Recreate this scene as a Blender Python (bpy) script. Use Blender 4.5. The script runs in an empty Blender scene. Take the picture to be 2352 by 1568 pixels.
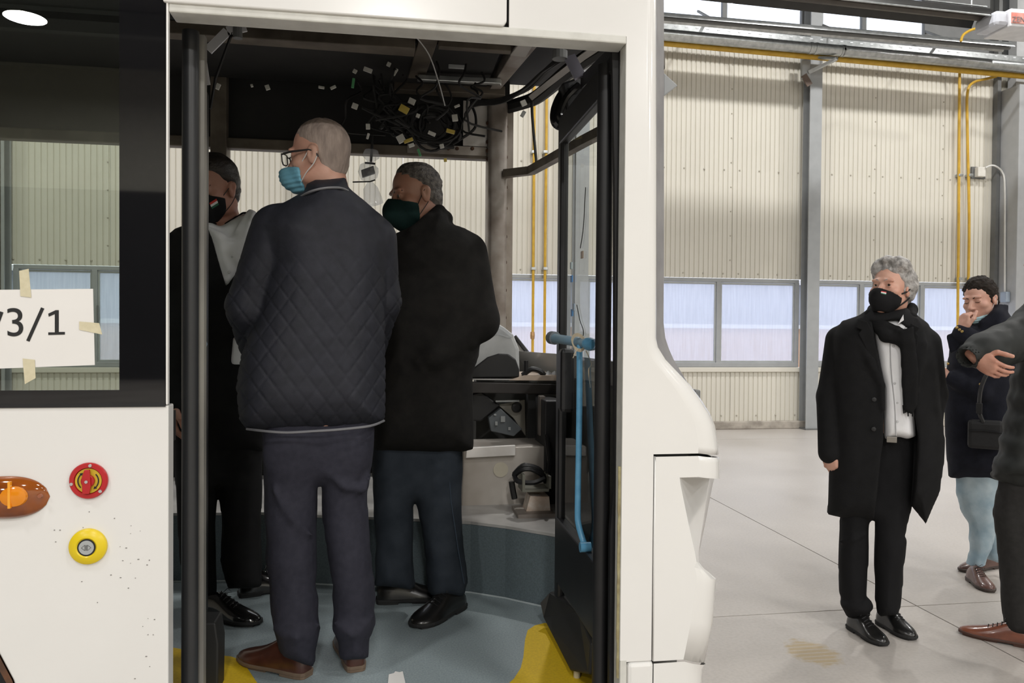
import bpy, bmesh, math, random
import numpy as np
from mathutils import Vector, Matrix
random.seed(7); rng = np.random.default_rng(7)
S = bpy.context.scene; COL = S.collection
# ------------------------------------------------------------------ camera
FPX = 1760.0; YAW = math.radians(9.2); PIT = math.radians(-0.9); ROLL = .008
CAM = np.array([0, 0, 1.45])
FW = np.array([math.sin(YAW)*math.cos(PIT), math.cos(YAW)*math.cos(PIT), math.sin(PIT)])
HR = np.array([math.cos(YAW), -math.sin(YAW), 0.]); UP0 = np.cross(HR, FW)
RT = math.cos(ROLL)*HR + math.sin(ROLL)*UP0; UP = math.cos(ROLL)*UP0 - math.sin(ROLL)*HR
cd = bpy.data.cameras.new('camera'); cd.sensor_width = 36; cd.lens = FPX*36/2352; cd.clip_start = .05
co = bpy.data.objects.new('camera', cd); COL.objects.link(co)
co.matrix_world = Matrix(((RT[0], UP[0], -FW[0], CAM[0]), (RT[1], UP[1], -FW[1], CAM[1]), (RT[2], UP[2], -FW[2], CAM[2]), (0, 0, 0, 1)))
S.camera = co
# ------------------------------------------------------------------ view, sky, lights
S.view_settings.view_transform = 'Standard'; S.view_settings.look = 'None'
S.view_settings.exposure = 0.25; S.view_settings.gamma = 1.0; S.view_settings.use_curve_mapping = False
S.cycles.max_bounces = 8; S.cycles.diffuse_bounces = 4; S.cycles.glossy_bounces = 4; S.cycles.transparent_max_bounces = 16
S.cycles.sample_clamp_indirect = 6; S.cycles.use_denoising = True; S.cycles.caustics_reflective = False; S.cycles.caustics_refractive = False
W = bpy.data.worlds.new('overcast_sky'); S.world = W; W.use_nodes = True
bg = W.node_tree.nodes['Background']; bg.inputs[0].default_value = (.88, .92, 1.0, 1); bg.inputs[1].default_value = 2.35
def lamp(name, loc, power, size, col=(1, .98, .95)):
    l = bpy.data.lights.new(name, 'AREA'); l.shape = 'DISK'; l.size = size; l.energy = power; l.color = col
    o = bpy.data.objects.new(name, l); COL.objects.link(o); o.location = loc
LP = {-12.6: 520, -5.5: 200}
for x, y in [(-7.2, -12.6), (0, -12.6), (7.2, -12.6), (14.4, -12.6), (-7.2, -5.5), (0, -5.5), (7.2, -5.5), (14.4, -5.5), (-3.6, -1.2), (3.2, -1.2), (9.5, -.5), (6.4, 3.0), (12.5, 3.5), (-7.2, 7.0)]:
    lamp('hall_lamp', (x, y, 7.6), LP.get(y, 105), .75)
for x in (2.2, 6.5, 10.8, -4.5):
    lamp('hall_lamp', (x, 7.5, 7.8), 145, .3)

def ray(px, py): return FW + (px-1176)/FPX*RT - (py-784)/FPX*UP
def on(px, py, ax, v):
    d = ray(px, py); return CAM + (v-CAM[ax])/d[ax]*d
def Xp(px, py, v): return on(px, py, 0, v)
def Yp(px, py, v): return on(px, py, 1, v)
def Zp(px, py, v): return on(px, py, 2, v)
# ------------------------------------------------------------------ materials
MATS = {}
def pm(name, c, c2=None, rough=.5, metal=0., scale=8., bump=0., bscale=None, spec=.5, coat=0., detail=4., stretch=None, lo=.35, hi=.65):
    if name in MATS: return MATS[name]
    m = bpy.data.materials.new(name); m.use_nodes = True; nt = m.node_tree; N = nt.nodes; L = nt.links
    b = N['Principled BSDF']; b.inputs['Roughness'].default_value = rough; b.inputs['Metallic'].default_value = metal
    b.inputs['Specular IOR Level'].default_value = spec; b.inputs['Coat Weight'].default_value = coat; b.inputs['Coat Roughness'].default_value = .08
    if c2 is None: c2 = tuple(x*.88 for x in c)
    tc = N.new('ShaderNodeTexCoord'); src = tc.outputs['Object']
    if stretch:
        mp = N.new('ShaderNodeMapping'); mp.inputs['Scale'].default_value = stretch; L.new(src, mp.inputs[0]); src = mp.outputs[0]
    nz = N.new('ShaderNodeTexNoise'); nz.inputs['Scale'].default_value = scale; nz.inputs['Detail'].default_value = detail; L.new(src, nz.inputs['Vector'])
    rp = N.new('ShaderNodeValToRGB'); rp.color_ramp.elements[0].position = lo; rp.color_ramp.elements[1].position = hi
    rp.color_ramp.elements[0].color = (*c2, 1); rp.color_ramp.elements[1].color = (*c, 1)
    L.new(nz.outputs['Fac'], rp.inputs[0]); L.new(rp.outputs[0], b.inputs['Base Color'])
    if bump:
        n2 = N.new('ShaderNodeTexNoise'); n2.inputs['Scale'].default_value = bscale or scale*6; L.new(src, n2.inputs['Vector'])
        bp = N.new('ShaderNodeBump'); bp.inputs['Strength'].default_value = bump; bp.inputs['Distance'].default_value = .004
        L.new(n2.outputs['Fac'], bp.inputs['Height']); L.new(bp.outputs[0], b.inputs['Normal'])
    MATS[name] = m; return m
def glass(name, tint, refl=.06, rough=0., ior=1.5):
    m = bpy.data.materials.new(name); m.use_nodes = True; nt = m.node_tree; N = nt.nodes; L = nt.links
    N.remove(N['Principled BSDF']); out = N['Material Output']
    t = N.new('ShaderNodeBsdfTransparent'); g = N.new('ShaderNodeBsdfGlossy'); g.inputs['Roughness'].default_value = rough
    nz = N.new('ShaderNodeTexNoise'); nz.inputs['Scale'].default_value = 5; tc = N.new('ShaderNodeTexCoord'); L.new(tc.outputs['Object'], nz.inputs[0])
    mx = N.new('ShaderNodeMixRGB'); mx.inputs[1].default_value = (*tint, 1); mx.inputs[2].default_value = (*[x*.97 for x in tint], 1); L.new(nz.outputs['Fac'], mx.inputs[0]); L.new(mx.outputs[0], t.inputs[0])
    fr = N.new('ShaderNodeFresnel'); fr.inputs[0].default_value = ior
    ad = N.new('ShaderNodeMath'); ad.operation = 'ADD'; ad.use_clamp = True; ad.inputs[1].default_value = refl - .04; L.new(fr.outputs[0], ad.inputs[0])
    mix = N.new('ShaderNodeMixShader'); L.new(ad.outputs[0], mix.inputs[0]); L.new(t.outputs[0], mix.inputs[1]); L.new(g.outputs[0], mix.inputs[2]); L.new(mix.outputs[0], out.inputs[0])
    MATS[name] = m; return m
def hazy(name, haze, amount):          # dusty translucent pane: part clear, part scattering daylight
    m = bpy.data.materials.new(name); m.use_nodes = True; nt = m.node_tree; N = nt.nodes; L = nt.links
    N.remove(N['Principled BSDF']); out = N['Material Output']
    t = N.new('ShaderNodeBsdfTransparent'); t.inputs[0].default_value = (.95, .96, .97, 1)
    d = N.new('ShaderNodeBsdfTranslucent'); d.inputs[0].default_value = (*haze, 1)
    tc = N.new('ShaderNodeTexCoord'); mp = N.new('ShaderNodeMapping'); mp.inputs['Scale'].default_value = (14, 1, .7); L.new(tc.outputs['Object'], mp.inputs[0])
    nz = N.new('ShaderNodeTexNoise'); nz.inputs['Scale'].default_value = 3.; nz.inputs['Detail'].default_value = 5; L.new(mp.outputs[0], nz.inputs[0])
    ma = N.new('ShaderNodeMath'); ma.operation = 'MULTIPLY_ADD'; ma.inputs[1].default_value = .2; ma.inputs[2].default_value = amount-.1; L.new(nz.outputs['Fac'], ma.inputs[0])
    mix = N.new('ShaderNodeMixShader'); L.new(ma.outputs[0], mix.inputs[0]); L.new(t.outputs[0], mix.inputs[1]); L.new(d.outputs[0], mix.inputs[2])
    g = N.new('ShaderNodeBsdfGlossy'); g.inputs['Roughness'].default_value = .1; m2 = N.new('ShaderNodeMixShader'); m2.inputs[0].default_value = .04
    L.new(mix.outputs[0], m2.inputs[1]); L.new(g.outputs[0], m2.inputs[2]); L.new(m2.outputs[0], out.inputs[0]); MATS[name] = m; return m
white = pm('white_bus_paint', (.80, .79, .765), (.78, .77, .745), rough=.22, scale=3, coat=.5)
whitebare = pm('white_primer_edge', (.66, .655, .61), (.58, .575, .53), rough=.4, scale=20)
black = pm('black_rubber', (.012, .012, .013), (.008, .008, .009), rough=.45)
blackgl = pm('black_frit_glass', (.006, .006, .007), rough=.03, spec=.6)
dark = pm('dark_lining', (.011, .0105, .010), (.006, .006, .006), rough=.75, scale=6)
steel = pm('bare_steel', (.36, .33, .30), (.22, .185, .16), rough=.5, metal=.55, scale=7, bump=.1)
steeld = pm('dark_steel_tube', (.17, .145, .115), (.085, .07, .055), rough=.55, metal=.4, scale=6)
rust = pm('weld_rust', (.10, .045, .022), (.05, .025, .015), rough=.8, scale=30)
galv = pm('galvanised', (.58, .60, .60), (.42, .44, .44), rough=.32, metal=.85, scale=14)
greyst = pm('grey_painted_steel', (.36, .375, .385), (.33, .345, .355), rough=.5)
greydk = pm('grey_dark_steel', (.16, .165, .165), rough=.5)
cream = pm('cream_cladding', (.70, .675, .60), (.67, .645, .57), rough=.5, scale=1.5)
yellowp = pm('yellow_gas_paint', (.66, .41, .045), (.56, .33, .03), rough=.4, scale=9)
ylfloor = pm('yellow_floor_vinyl', (.74, .50, .012), (.64, .42, .01), rough=.6, scale=120, bump=.1)
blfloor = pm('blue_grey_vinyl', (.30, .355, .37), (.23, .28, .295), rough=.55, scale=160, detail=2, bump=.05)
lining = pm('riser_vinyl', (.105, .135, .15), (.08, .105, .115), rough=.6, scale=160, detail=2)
bluerail = pm('blue_wrapped_handrail', (.13, .36, .56), (.10, .30, .49), rough=.22, scale=30)
redp = pm('red_plastic', (.50, .018, .022), (.45, .014, .018), rough=.3)
yelp = pm('yellow_plastic', (.80, .60, .012), (.76, .56, .01), rough=.32)
ygold = pm('yellow_dial', (.66, .45, .03), rough=.4)
tape = pm('masking_tape', (.68, .62, .44), (.62, .56, .38), rough=.7, scale=60)
paper = pm('white_paper', (.82, .80, .77), (.79, .77, .74), rough=.8, scale=4)
ink = pm('black_ink', (.012, .012, .012), rough=.6)
grey = pm('mid_grey_plastic', (.40, .42, .42), rough=.35)
silver = pm('bright_screw', (.75, .75, .75), rough=.25, metal=.9)
tagw = pm('white_connector', (.62, .62, .58), (.5, .5, .46), rough=.5)
tagy = pm('yellow_connector', (.55, .42, .08), rough=.5); tagg = pm('green_connector', (.10, .38, .16), rough=.5)
tyre = pm('tyre_rubber', (.015, .015, .015), rough=.8)
conc = pm('plinth_concrete', (.47, .43, .38), (.30, .27, .235), rough=.85, scale=7, bump=.3)
busglass = glass('tinted_bus_glass', (.78, .82, .77), .055); doorglass = glass('door_glass', (.90, .93, .92), .03, 0., 1.18)
hazeg = hazy('dusty_window_pane', (.80, .83, .95), .33); clearw = glass('clerestory_glass', (.95, .97, 1.), .04)
plastic = hazy('clear_plastic_film', (.75, .76, .78), .22)

def floor_mat():
    m = bpy.data.materials.new('polished_concrete'); m.use_nodes = True; nt = m.node_tree; N = nt.nodes; L = nt.links; b = N['Principled BSDF']
    ge = N.new('ShaderNodeNewGeometry')
    def noi(sc, det=5):
        n = N.new('ShaderNodeTexNoise'); n.inputs['Scale'].default_value = sc; n.inputs['Detail'].default_value = det; L.new(ge.outputs['Position'], n.inputs[0]); return n
    a = noi(.9); r = N.new('ShaderNodeValToRGB'); r.color_ramp.elements[0].position = .3; r.color_ramp.elements[1].position = .7
    r.color_ramp.elements[0].color = (.42, .385, .35, 1); r.color_ramp.elements[1].color = (.53, .495, .46, 1); L.new(a.outputs['Fac'], r.inputs[0])
    f = noi(60, 3); r2 = N.new('ShaderNodeValToRGB'); r2.color_ramp.elements[0].position = .3; r2.color_ramp.elements[1].position = .6
    r2.color_ramp.elements[0].color = (.9, .9, .9, 1); r2.color_ramp.elements[1].color = (1, 1, 1, 1); L.new(f.outputs['Fac'], r2.inputs[0])
    mu = N.new('ShaderNodeMixRGB'); mu.blend_type = 'MULTIPLY'; mu.inputs[0].default_value = 1; L.new(r.outputs[0], mu.inputs[1]); L.new(r2.outputs[0], mu.inputs[2])
    c = Zp(1866, 1498, 0.)             # glue stain left on the concrete
    sb = N.new('ShaderNodeVectorMath'); sb.operation = 'SUBTRACT'; sb.inputs[1].default_value = tuple(c); L.new(ge.outputs['Position'], sb.inputs[0])
    mp = N.new('ShaderNodeMapping'); mp.inputs['Scale'].default_value = (8.8, 6.8, 0); mp.inputs['Rotation'].default_value = (0, 0, .12); L.new(sb.outputs[0], mp.inputs[0])
    ln = N.new('ShaderNodeVectorMath'); ln.operation = 'LENGTH'; L.new(mp.outputs[0], ln.inputs[0])
    nn = noi(22, 3); ad = N.new('ShaderNodeMath'); ad.operation = 'MULTIPLY_ADD'; ad.inputs[1].default_value = .9; L.new(nn.outputs['Fac'], ad.inputs[0]); L.new(ln.outputs['Value'], ad.inputs[2])
    rs = N.new('ShaderNodeValToRGB'); rs.color_ramp.elements[0].position = 1.2/2; rs.color_ramp.elements[1].position = 1.5/2
    rs.color_ramp.elements[0].color = (1, 1, 1, 1); rs.color_ramp.elements[1].color = (0, 0, 0, 1)
    hf = N.new('ShaderNodeMath'); hf.operation = 'MULTIPLY'; hf.inputs[1].default_value = .5; L.new(ad.outputs[0], hf.inputs[0]); L.new(hf.outputs[0], rs.inputs[0])
    wv = N.new('ShaderNodeTexWave'); wv.bands_direction = 'Y'; wv.inputs['Scale'].default_value = 9; wv.inputs['Distortion'].default_value = .6; L.new(ge.outputs['Position'], wv.inputs[0])
    rw = N.new('ShaderNodeMapRange'); rw.inputs[1].default_value = .0; rw.inputs[2].default_value = .35; rw.inputs[3].default_value = .35; rw.inputs[4].default_value = .8; L.new(wv.outputs['Fac'], rw.inputs[0])
    mm = N.new('ShaderNodeMath'); mm.operation = 'MULTIPLY'; L.new(rs.outputs[0], mm.inputs[0]); L.new(rw.outputs[0], mm.inputs[1])
    m2 = N.new('ShaderNodeMixRGB'); m2.inputs[2].default_value = (.40, .30, .15, 1); L.new(mm.outputs[0], m2.inputs[0]); L.new(mu.outputs[0], m2.inputs[1])
    L.new(m2.outputs[0], b.inputs['Base Color'])
    rr = N.new('ShaderNodeMapRange'); rr.inputs[3].default_value = .28; rr.inputs[4].default_value = .5; L.new(a.outputs['Fac'], rr.inputs[0]); L.new(rr.outputs[0], b.inputs['Roughness'])
    bp = N.new('ShaderNodeBump'); bp.inputs['Strength'].default_value = .06; L.new(f.outputs['Fac'], bp.inputs['Height']); L.new(bp.outputs[0], b.inputs['Normal'])
    return m
concrete = floor_mat()

# ------------------------------------------------------------------ mesh helpers
LOC = {}
def flatten(o):
    for q in o.data.polygons:
        if abs(q.normal.y) > .9995: q.use_smooth = False
def V(p): return np.array(p, float)
class MB:
    def __init__(s): s.v = []; s.f = []
    def add(s, vs, fs):
        n = len(s.v); s.v += [tuple(map(float, p)) for p in vs]; s.f += [tuple(i+n for i in f) for f in fs]; return s
    def box(s, x0, x1, y0, y1, z0, z1):
        vs = [(x, y, z) for x in (x0, x1) for y in (y0, y1) for z in (z0, z1)]
        return s.add(vs, [(0, 1, 3, 2), (4, 6, 7, 5), (0, 4, 5, 1), (2, 3, 7, 6), (0, 2, 6, 4), (1, 5, 7, 3)])
    def prism(s, poly, vec):
        n = len(poly); a = [V(p) for p in poly]; b = [p+V(vec) for p in a]
        return s.add(a+b, [tuple(range(n-1, -1, -1)), tuple(range(n, 2*n))]+[(i, (i+1) % n, n+(i+1) % n, n+i) for i in range(n)])
    def beam(s, p, q, w, h, up=(0, 0, 1)):
        p = V(p); q = V(q); t = (q-p)/np.linalg.norm(q-p); sd = np.cross(t, V(up)); sd /= np.linalg.norm(sd); u = np.cross(sd, t)
        a = [p+sd*w/2*i+u*h/2*j for i, j in ((-1, -1), (1, -1), (1, 1), (-1, 1))]
        return s.prism(a, q-p)
    def tube(s, pts, r, n=8, close=False):
        pts = [V(p) for p in pts]; m = len(pts); rs = r if hasattr(r, '__len__') else [r]*m; vs = []
        ref = None
        for i in range(m):
            t = pts[(i+1) % m if close else min(i+1, m-1)]-pts[i-1 if (i or close) else 0]; t = t/(np.linalg.norm(t)+1e-9)
            if ref is None: ref = V((0, 0, 1)) if abs(t[2]) < .9 else V((1, 0, 0))
            a = ref-t*ref.dot(t); a /= np.linalg.norm(a)+1e-9; ref = a; b = np.cross(t, a)
            vs += [pts[i]+rs[i]*(a*math.cos(2*math.pi*k/n)+b*math.sin(2*math.pi*k/n)) for k in range(n)]
        fs = [(i*n+k, i*n+(k+1) % n, ((i+1) % m)*n+(k+1) % n, ((i+1) % m)*n+k) for i in range(m if close else m-1) for k in range(n)]
        if not close: fs += [tuple(range(n-1, -1, -1)), tuple(range((m-1)*n, m*n))]
        return s.add(vs, fs)
    def lathe(s, prof, c, ax, n=24, sx=1., ref=None):
        c = V(c); ax = V(ax)/np.linalg.norm(ax); r0 = V(ref) if ref is not None else (V((0, 0, 1)) if abs(ax[2]) < .9 else V((1, 0, 0)))
        a = r0-ax*r0.dot(ax); a /= np.linalg.norm(a); b = np.cross(ax, a); vs = []
        for r, h in prof: vs += [c+ax*h+r*(a*math.cos(2*math.pi*k/n)+b*sx*math.sin(2*math.pi*k/n)) for k in range(n)]
        m = len(prof); fs = [(i*n+k, i*n+(k+1) % n, (i+1)*n+(k+1) % n, (i+1)*n+k) for i in range(m-1) for k in range(n)]
        return s.add(vs, fs+[tuple(range(n-1, -1, -1)), tuple(range((m-1)*n, m*n))])
    def grid(s, rows, thick=None):
        m = len(rows); n = len(rows[0]); vs = [p for r in rows for p in r]
        fs = [(i*n+k, i*n+k+1, (i+1)*n+k+1, (i+1)*n+k) for i in range(m-1) for k in range(n-1)]
        if thick is not None:
            o = len(vs); vs = vs+[V(p)+V(thick) for p in vs]; fs = fs+[tuple(o+i for i in reversed(f)) for f in fs]
            bd = [(k, k+1) for k in range(n-1)]+[(k*n+n-1, (k+1)*n+n-1) for k in range(m-1)]+[((m-1)*n+k+1, (m-1)*n+k) for k in range(n-1)]+[((k+1)*n, k*n) for k in range(m-1)]
            fs += [(b, a, a+o, b+o) for a, b in bd]
        return s.add(vs, fs)
    def build(s, name, mat, parent=None, smooth=False, bevel=0., angle=35, base=None, seg=2, local=False):
        return link(name, mesh_of(name, np.array(s.v), s.f, mat, smooth, bevel, angle, seg, local or (parent is not None and parent.name in LOC and LOC[parent.name] is None), parent, base), parent, base)
_base = {}
def mesh_of(name, v, f, mat, smooth, bevel, angle, seg, local, parent, base):
    off = np.zeros(3)
    if not local:
        if parent is not None: off = LOC[parent.name]
        else: off = V(base) if base is not None else V((v[:, 0].mean(), v[:, 1].mean(), v[:, 2].min()))
    _base['o'] = off
    me = bpy.data.meshes.new(name); bm = bmesh.new()
    bv = [bm.verts.new(p) for p in (v-off)]
    for q in f:
        try: bm.faces.new([bv[i] for i in q])
        except ValueError: pass
    bmesh.ops.remove_doubles(bm, verts=bm.verts, dist=1e-6); bmesh.ops.recalc_face_normals(bm, faces=bm.faces)
    if bevel:
        es = [e for e in bm.edges if len(e.link_faces) == 2 and e.calc_face_angle(0) > math.radians(30)]
        bmesh.ops.bevel(bm, geom=es, offset=bevel, segments=seg, affect='EDGES', clamp_overlap=True, profile=.5)
    if smooth:
        for q in bm.faces: q.smooth = True
        for e in bm.edges:
            if len(e.link_faces) == 2 and e.calc_face_angle(0) > math.radians(angle): e.smooth = False
    bm.to_mesh(me); bm.free()
    for mm in (mat if isinstance(mat, (list, tuple)) else [mat]): me.materials.append(mm)
    return me
def link(name, me, parent=None, base=None):
    o = bpy.data.objects.new(name, me); COL.objects.link(o)
    if parent is not None:
        o.parent = parent; LOC[o.name] = LOC[parent.name]
    else:
        o.location = tuple(_base['o']); LOC[o.name] = V(_base['o'])
    return o
def empty(name, loc):
    o = bpy.data.objects.new(name, None); o.empty_display_size = .1; COL.objects.link(o); o.location = tuple(map(float, loc)); LOC[o.name] = V(loc); return o
def tag(o, label=None, cat=None, group=None, kind=None):
    if label: o['label'] = label
    if cat: o['category'] = cat
    if group: o['group'] = group
    if kind: o['kind'] = kind
    return o
def dup(o, d, parent=None):
    c = o.copy(); COL.objects.link(c); c.location = Vector(o.location)+Vector([float(x) for x in d])
    LOC[c.name] = LOC[o.name]
    if parent is not None: c.parent = parent
    return c
def part(o, d): return dup(o, d, o.parent)
def txt(s, size, mat, name, parent, origin, xd, yd, ext=.0006):
    cu = bpy.data.curves.new('t', 'FONT'); cu.body = s; cu.size = size; cu.extrude = ext
    o = bpy.data.objects.new('t', cu); COL.objects.link(o); dg = bpy.context.evaluated_depsgraph_get(); dg.update()
    me = bpy.data.meshes.new_from_object(o.evaluated_get(dg)); bpy.data.objects.remove(o)
    x = V(xd)/np.linalg.norm(xd); y = V(yd); y = y-x*x.dot(y); y /= np.linalg.norm(y); z = np.cross(x, y); og = V(origin)-LOC[parent.name]
    me.transform(Matrix(((x[0], y[0], z[0], og[0]), (x[1], y[1], z[1], og[1]), (x[2], y[2], z[2], og[2]), (0, 0, 0, 1))))
    me.materials.clear(); me.materials.append(mat); me.name = name
    return link(name, me, parent)
def struct(o): o['kind'] = 'structure'; return o
# ================================================================== THE HALL
YW = 10.7
fl = struct(MB().box(-22, 22, -18, YW+.3, -.3, -.015).build('floor', pm('dark_joint', (.16, .145, .13), rough=.9), base=(0, 0, -.3)))  # darker base course that shows in the open joints between slabs
first = None
for gx in range(-4, 4):
    for gy in range(-4, 2):
        x0 = 2.78+6*gx; y0 = 3.65+6*gy; y1 = min(y0+6, YW)
        MB().box(max(x0+.004, -22), min(x0+5.996, 22), max(y0+.004, -18), y1-.004, -.014, 0).build('slab', concrete, fl)
struct(MB().box(-22, 22, -18, YW+.3, 8.4, 8.6).build('ceiling', pm('dark_roof_deck', (.16, .16, .17), rough=.8)))
wl = struct(MB().box(-22.2, -22, -18, YW+.3, 0, 8.4).build('wall_left', cream))
struct(MB().box(22, 22.2, -18, YW+.3, 0, 8.4).build('wall_right', cream))
wf = MB().box(-22, 22, -18.2, -18, 0, 8.4).build('wall_front', pm('dim_far_wall', (.72, .70, .60))); struct(wf)
MB().box(-12.5, -3.5, -17.99, -17.9, 0, 5.1).build('door_1', pm('dark_roller_door', (.015, .015, .017), rough=.6)); struct(bpy.data.objects['door_1'])
for i in range(7):
    struct(MB().beam((-22, -14+4*i, 8.1), (22, -14+4*i, 8.1), .22, .5).build('trim_%d' % (i+1), pm('roof_truss', (.24, .25, .26))))
# ---- back wall: real sheets with ribbed profile
wb = struct(empty('wall_back', (0, YW, 0)))
ZT = 2.235; ZB = .93; ZTOP = 5.72
cols = [-4.83, -1.05, 2.68, 6.2, 9.66, 13.2]
def sheet(x0, x1, z0, z1):
    m = MB(); n = max(1, int(round((x1-x0)/.0745))); p = (x1-x0)/n; row = []
    for i in range(n):
        a = x0+i*p; row += [(a, .0), (a+p*.70, .0), (a+p*.77, .013), (a+p*.93, .013)]
    row.append((x1, 0.))
    m.grid([[(x, YW+y, z) for x, y in row] for z in (z0, z1)], thick=(0, .02, 0)); return m
scr = MB()
for a, b in zip(cols[:-1], cols[1:]):
    n = 3; w = (b-a)/n
    for i in range(n):
        x0 = a+i*w; x1 = a+(i+1)*w-.004
        sheet(x0, x1, ZT, ZTOP).build('cladding_sheet', cream, wb); sheet(x0, x1, .1, .845).build('cladding_sheet', cream, wb)
        k = x0+.1
        while k < x1:
            for z in (3.83, 2.30, .2): scr.lathe([(.014, 0), (.012, .008), (.004, .012)], (k, YW-.001, z), (0, -1, 0), 6)
            k += .31
        for z in np.arange(2.5, 5.4, .36): scr.lathe([(.012, 0), (.01, .007), (.003, .01)], (x1-.03, YW-.001, z), (0, -1, 0), 6)
tag(scr.build('cladding_screws', pm('cream_screw', (.5, .47, .40), rough=.5), wb), kind='stuff')
MB().box(-22, cols[0], YW, YW+.1, 0, 8.4).build('side_cladding', cream, wb); MB().box(cols[-1], 22, YW, YW+.1, 0, 8.4).build('side_cladding', cream, wb)
MB().box(cols[0], cols[-1], YW+.025, YW+.1, 5.5, 5.95).build('girt_rail', greydk, wb)
MB().box(cols[0], cols[-1], YW+.025, YW+.1, 7.3, 8.4).build('header_cladding', greydk, wb)
MB().box(cols[0], cols[-1], YW-.035, YW+.06, .845, .915).build('sill_cap', cream, wb, bevel=.008)
struct(MB().box(-22, 22, YW-.075, YW+.1, 0, .115).build('baseboard_back', conc, bevel=.012))
# lower ribbon windows
wn = 0
for a, b in zip(cols[:-1], cols[1:]):
    wn += 1
    w = struct(empty('window_%d' % wn, ((a+b)/2, YW, ZB)))
    x0, x1 = a+.1, b-.1
    MB().box(x0, x1, YW-.005, YW+.06, ZT-.06, ZT-.004).build('frame_rail', greyst, w, bevel=.006)
    MB().box(x0, x1, YW-.012, YW+.06, ZB-.012, ZB+.055).build('frame_rail', greyst, w, bevel=.006)
    cuts = [x0+.03, x0+(x1-x0)*.27, x0+(x1-x0)*.62, x1-.03] if True else None
    if wn == 4: cuts = [x0+.03, Yp(1978, 730, YW)[0], Yp(2117, 730, YW)[0], x1-.03]
    if wn == 3: cuts = [x0+.03, x0+1.05, Yp(1650, 730, YW)[0], x1-.03]
    for i, c in enumerate(cuts): MB().box(c-.032, c+.032, YW-.008, YW+.06, ZB+.05, ZT-.055).build('mullion', greyst, w, bevel=.005)
    for c0, c1 in zip(cuts[:-1], cuts[1:]):
        MB().box(c0+.03, c1-.03, YW+.03, YW+.036, ZB+.05, ZT-.06).build('pane', hazeg, w)
        m = MB(); 
        for q in (c0+.045, c1-.045): m.box(q-.012, q+.012, YW+.012, YW+.04, ZB+.055, ZT-.065)
        for q in (ZB+.07, ZT-.08): m.box(c0+.057, c1-.057, YW+.012, YW+.04, q-.012, q+.012)
        m.build('sash', grey, w)
    MB().box(cuts[1]+.035, cuts[1]+.055, YW-.03, YW-.008, 1.5, 1.72).build('handle', greydk, w, bevel=.006)
# clerestory windows
for a, b in zip(cols[:-1], cols[1:]):
    wn += 1
    w = struct(empty('window_%d' % wn, ((a+b)/2, YW, 5.95)))
    x0, x1 = a+.08, b-.08
    if wn == 9: x1 = Yp(2128, 60, YW)[0]; MB().box(x1, b, YW+.02, YW+.08, 5.9, 7.4).build('blank_panel', greydk, w)
    m = MB().box(x0, x1, YW, YW+.06, 5.93, 5.99)
    m.build('frame_rail', greydk, w); cc = [x0, (x0+x1)/2 if wn != 9 else Yp(1985, 40, YW)[0], x1]
    if wn == 8: cc[1] = Yp(1665, 20, YW)[0]
    for c in cc: MB().box(c-.035, c+.035, YW-.01, YW+.06, 5.99, 7.3).build('mullion', greydk, w)
    for c0, c1 in zip(cc[:-1], cc[1:]): MB().box(c0+.03, c1-.03, YW+.03, YW+.036, 5.97, 7.3).build('pane', clearw, w)
# outside
struct(MB().box(-30, 40, YW+.35, 40, -.2, -.02).build('ground', pm('yard_asphalt', (.42, .42, .44))))
nb = tag(empty('neighbour_building', (6, 18.0, 0)), 'hazy pale building with orange band seen through the dusty lower windows', 'building')
MB().box(-20, 34, 18, 22, 1.62, 2.62).build('upper_wall', pm('pale_blue_cladding', (.33, .35, .40), (.27, .29, .35), scale=4, stretch=(6, 1, .2)), nb)
MB().box(-20, 34, 17.9, 22, 1.52, 1.62).build('white_ledge', pm('ledge_white', (.72, .73, .76)), nb)
MB().box(-20, 34, 17.98, 22, .55, 1.52).build('orange_band', pm('orange_render', (.62, .40, .27), (.58, .37, .25)), nb)
MB().box(-20, 34, 17.95, 22, -.02, .55).build('base_wall', pm('base_grey', (.36, .35, .40)), nb)
MB().box(-20, 34, 17.8, 22, 2.62, 2.74).build('eaves', pm('eaves_white', (.7, .7, .74)), nb)
# ---- columns
for i, x in enumerate(cols[:-2]):
    m = MB(); m.box(x-.095, x+.095, YW-.23, YW-.215, .0, 8.1); m.box(x-.095, x+.095, YW-.05, YW-.035, 0, 8.1); m.box(x-.006, x+.006, YW-.215, YW-.05, 0, 8.1)
    c = empty('steel_column', (x, YW-.13, 0)); m.build('shaft', greyst, c)
    MB().box(x-.11, x+.11, YW-.26, YW-.02, 0, .02).build('base_plate', greydk, c)
    tag(c, ['grey steel column on the far wall seen through the dark tinted bus glass', 'grey steel column on the far wall hidden behind the man in the quilted jacket',
            'grey steel column on the far wall seen through the opened glazed door leaf', 'grey steel H column between the two cream cladded bays beside the bus'][i], 'column')
x = cols[4]
c = empty('concrete_column', (10.0, 9.9, 0))
a = Yp(2292, 600, 10.62)[0]; yc = Xp(2335, 600, a)[1]
zc = Yp(2335, 192, yc)[2]; MB().box(a, a+.9, yc, 10.62, 0, zc).build('shaft', pm('grey_painted_concrete', (.40, .41, .42), (.37, .38, .39), rough=.6), c, bevel=.01)
MB().box(a+.12, a+.6, 10.46, 10.62, zc, 8.2).build('upper_post', pm('pale_upper_post', (.52, .53, .54), rough=.6), c); XCOL = a
q = Yp(2286, 500, YW-.06)[0]; MB().box(q-.03, q+.03, YW-.10, YW-.01, .0, 8.1).build('steel_angle', greydk, c)
tag(c, 'wide grey painted column at the corner beside the junction box', 'column')

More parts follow.
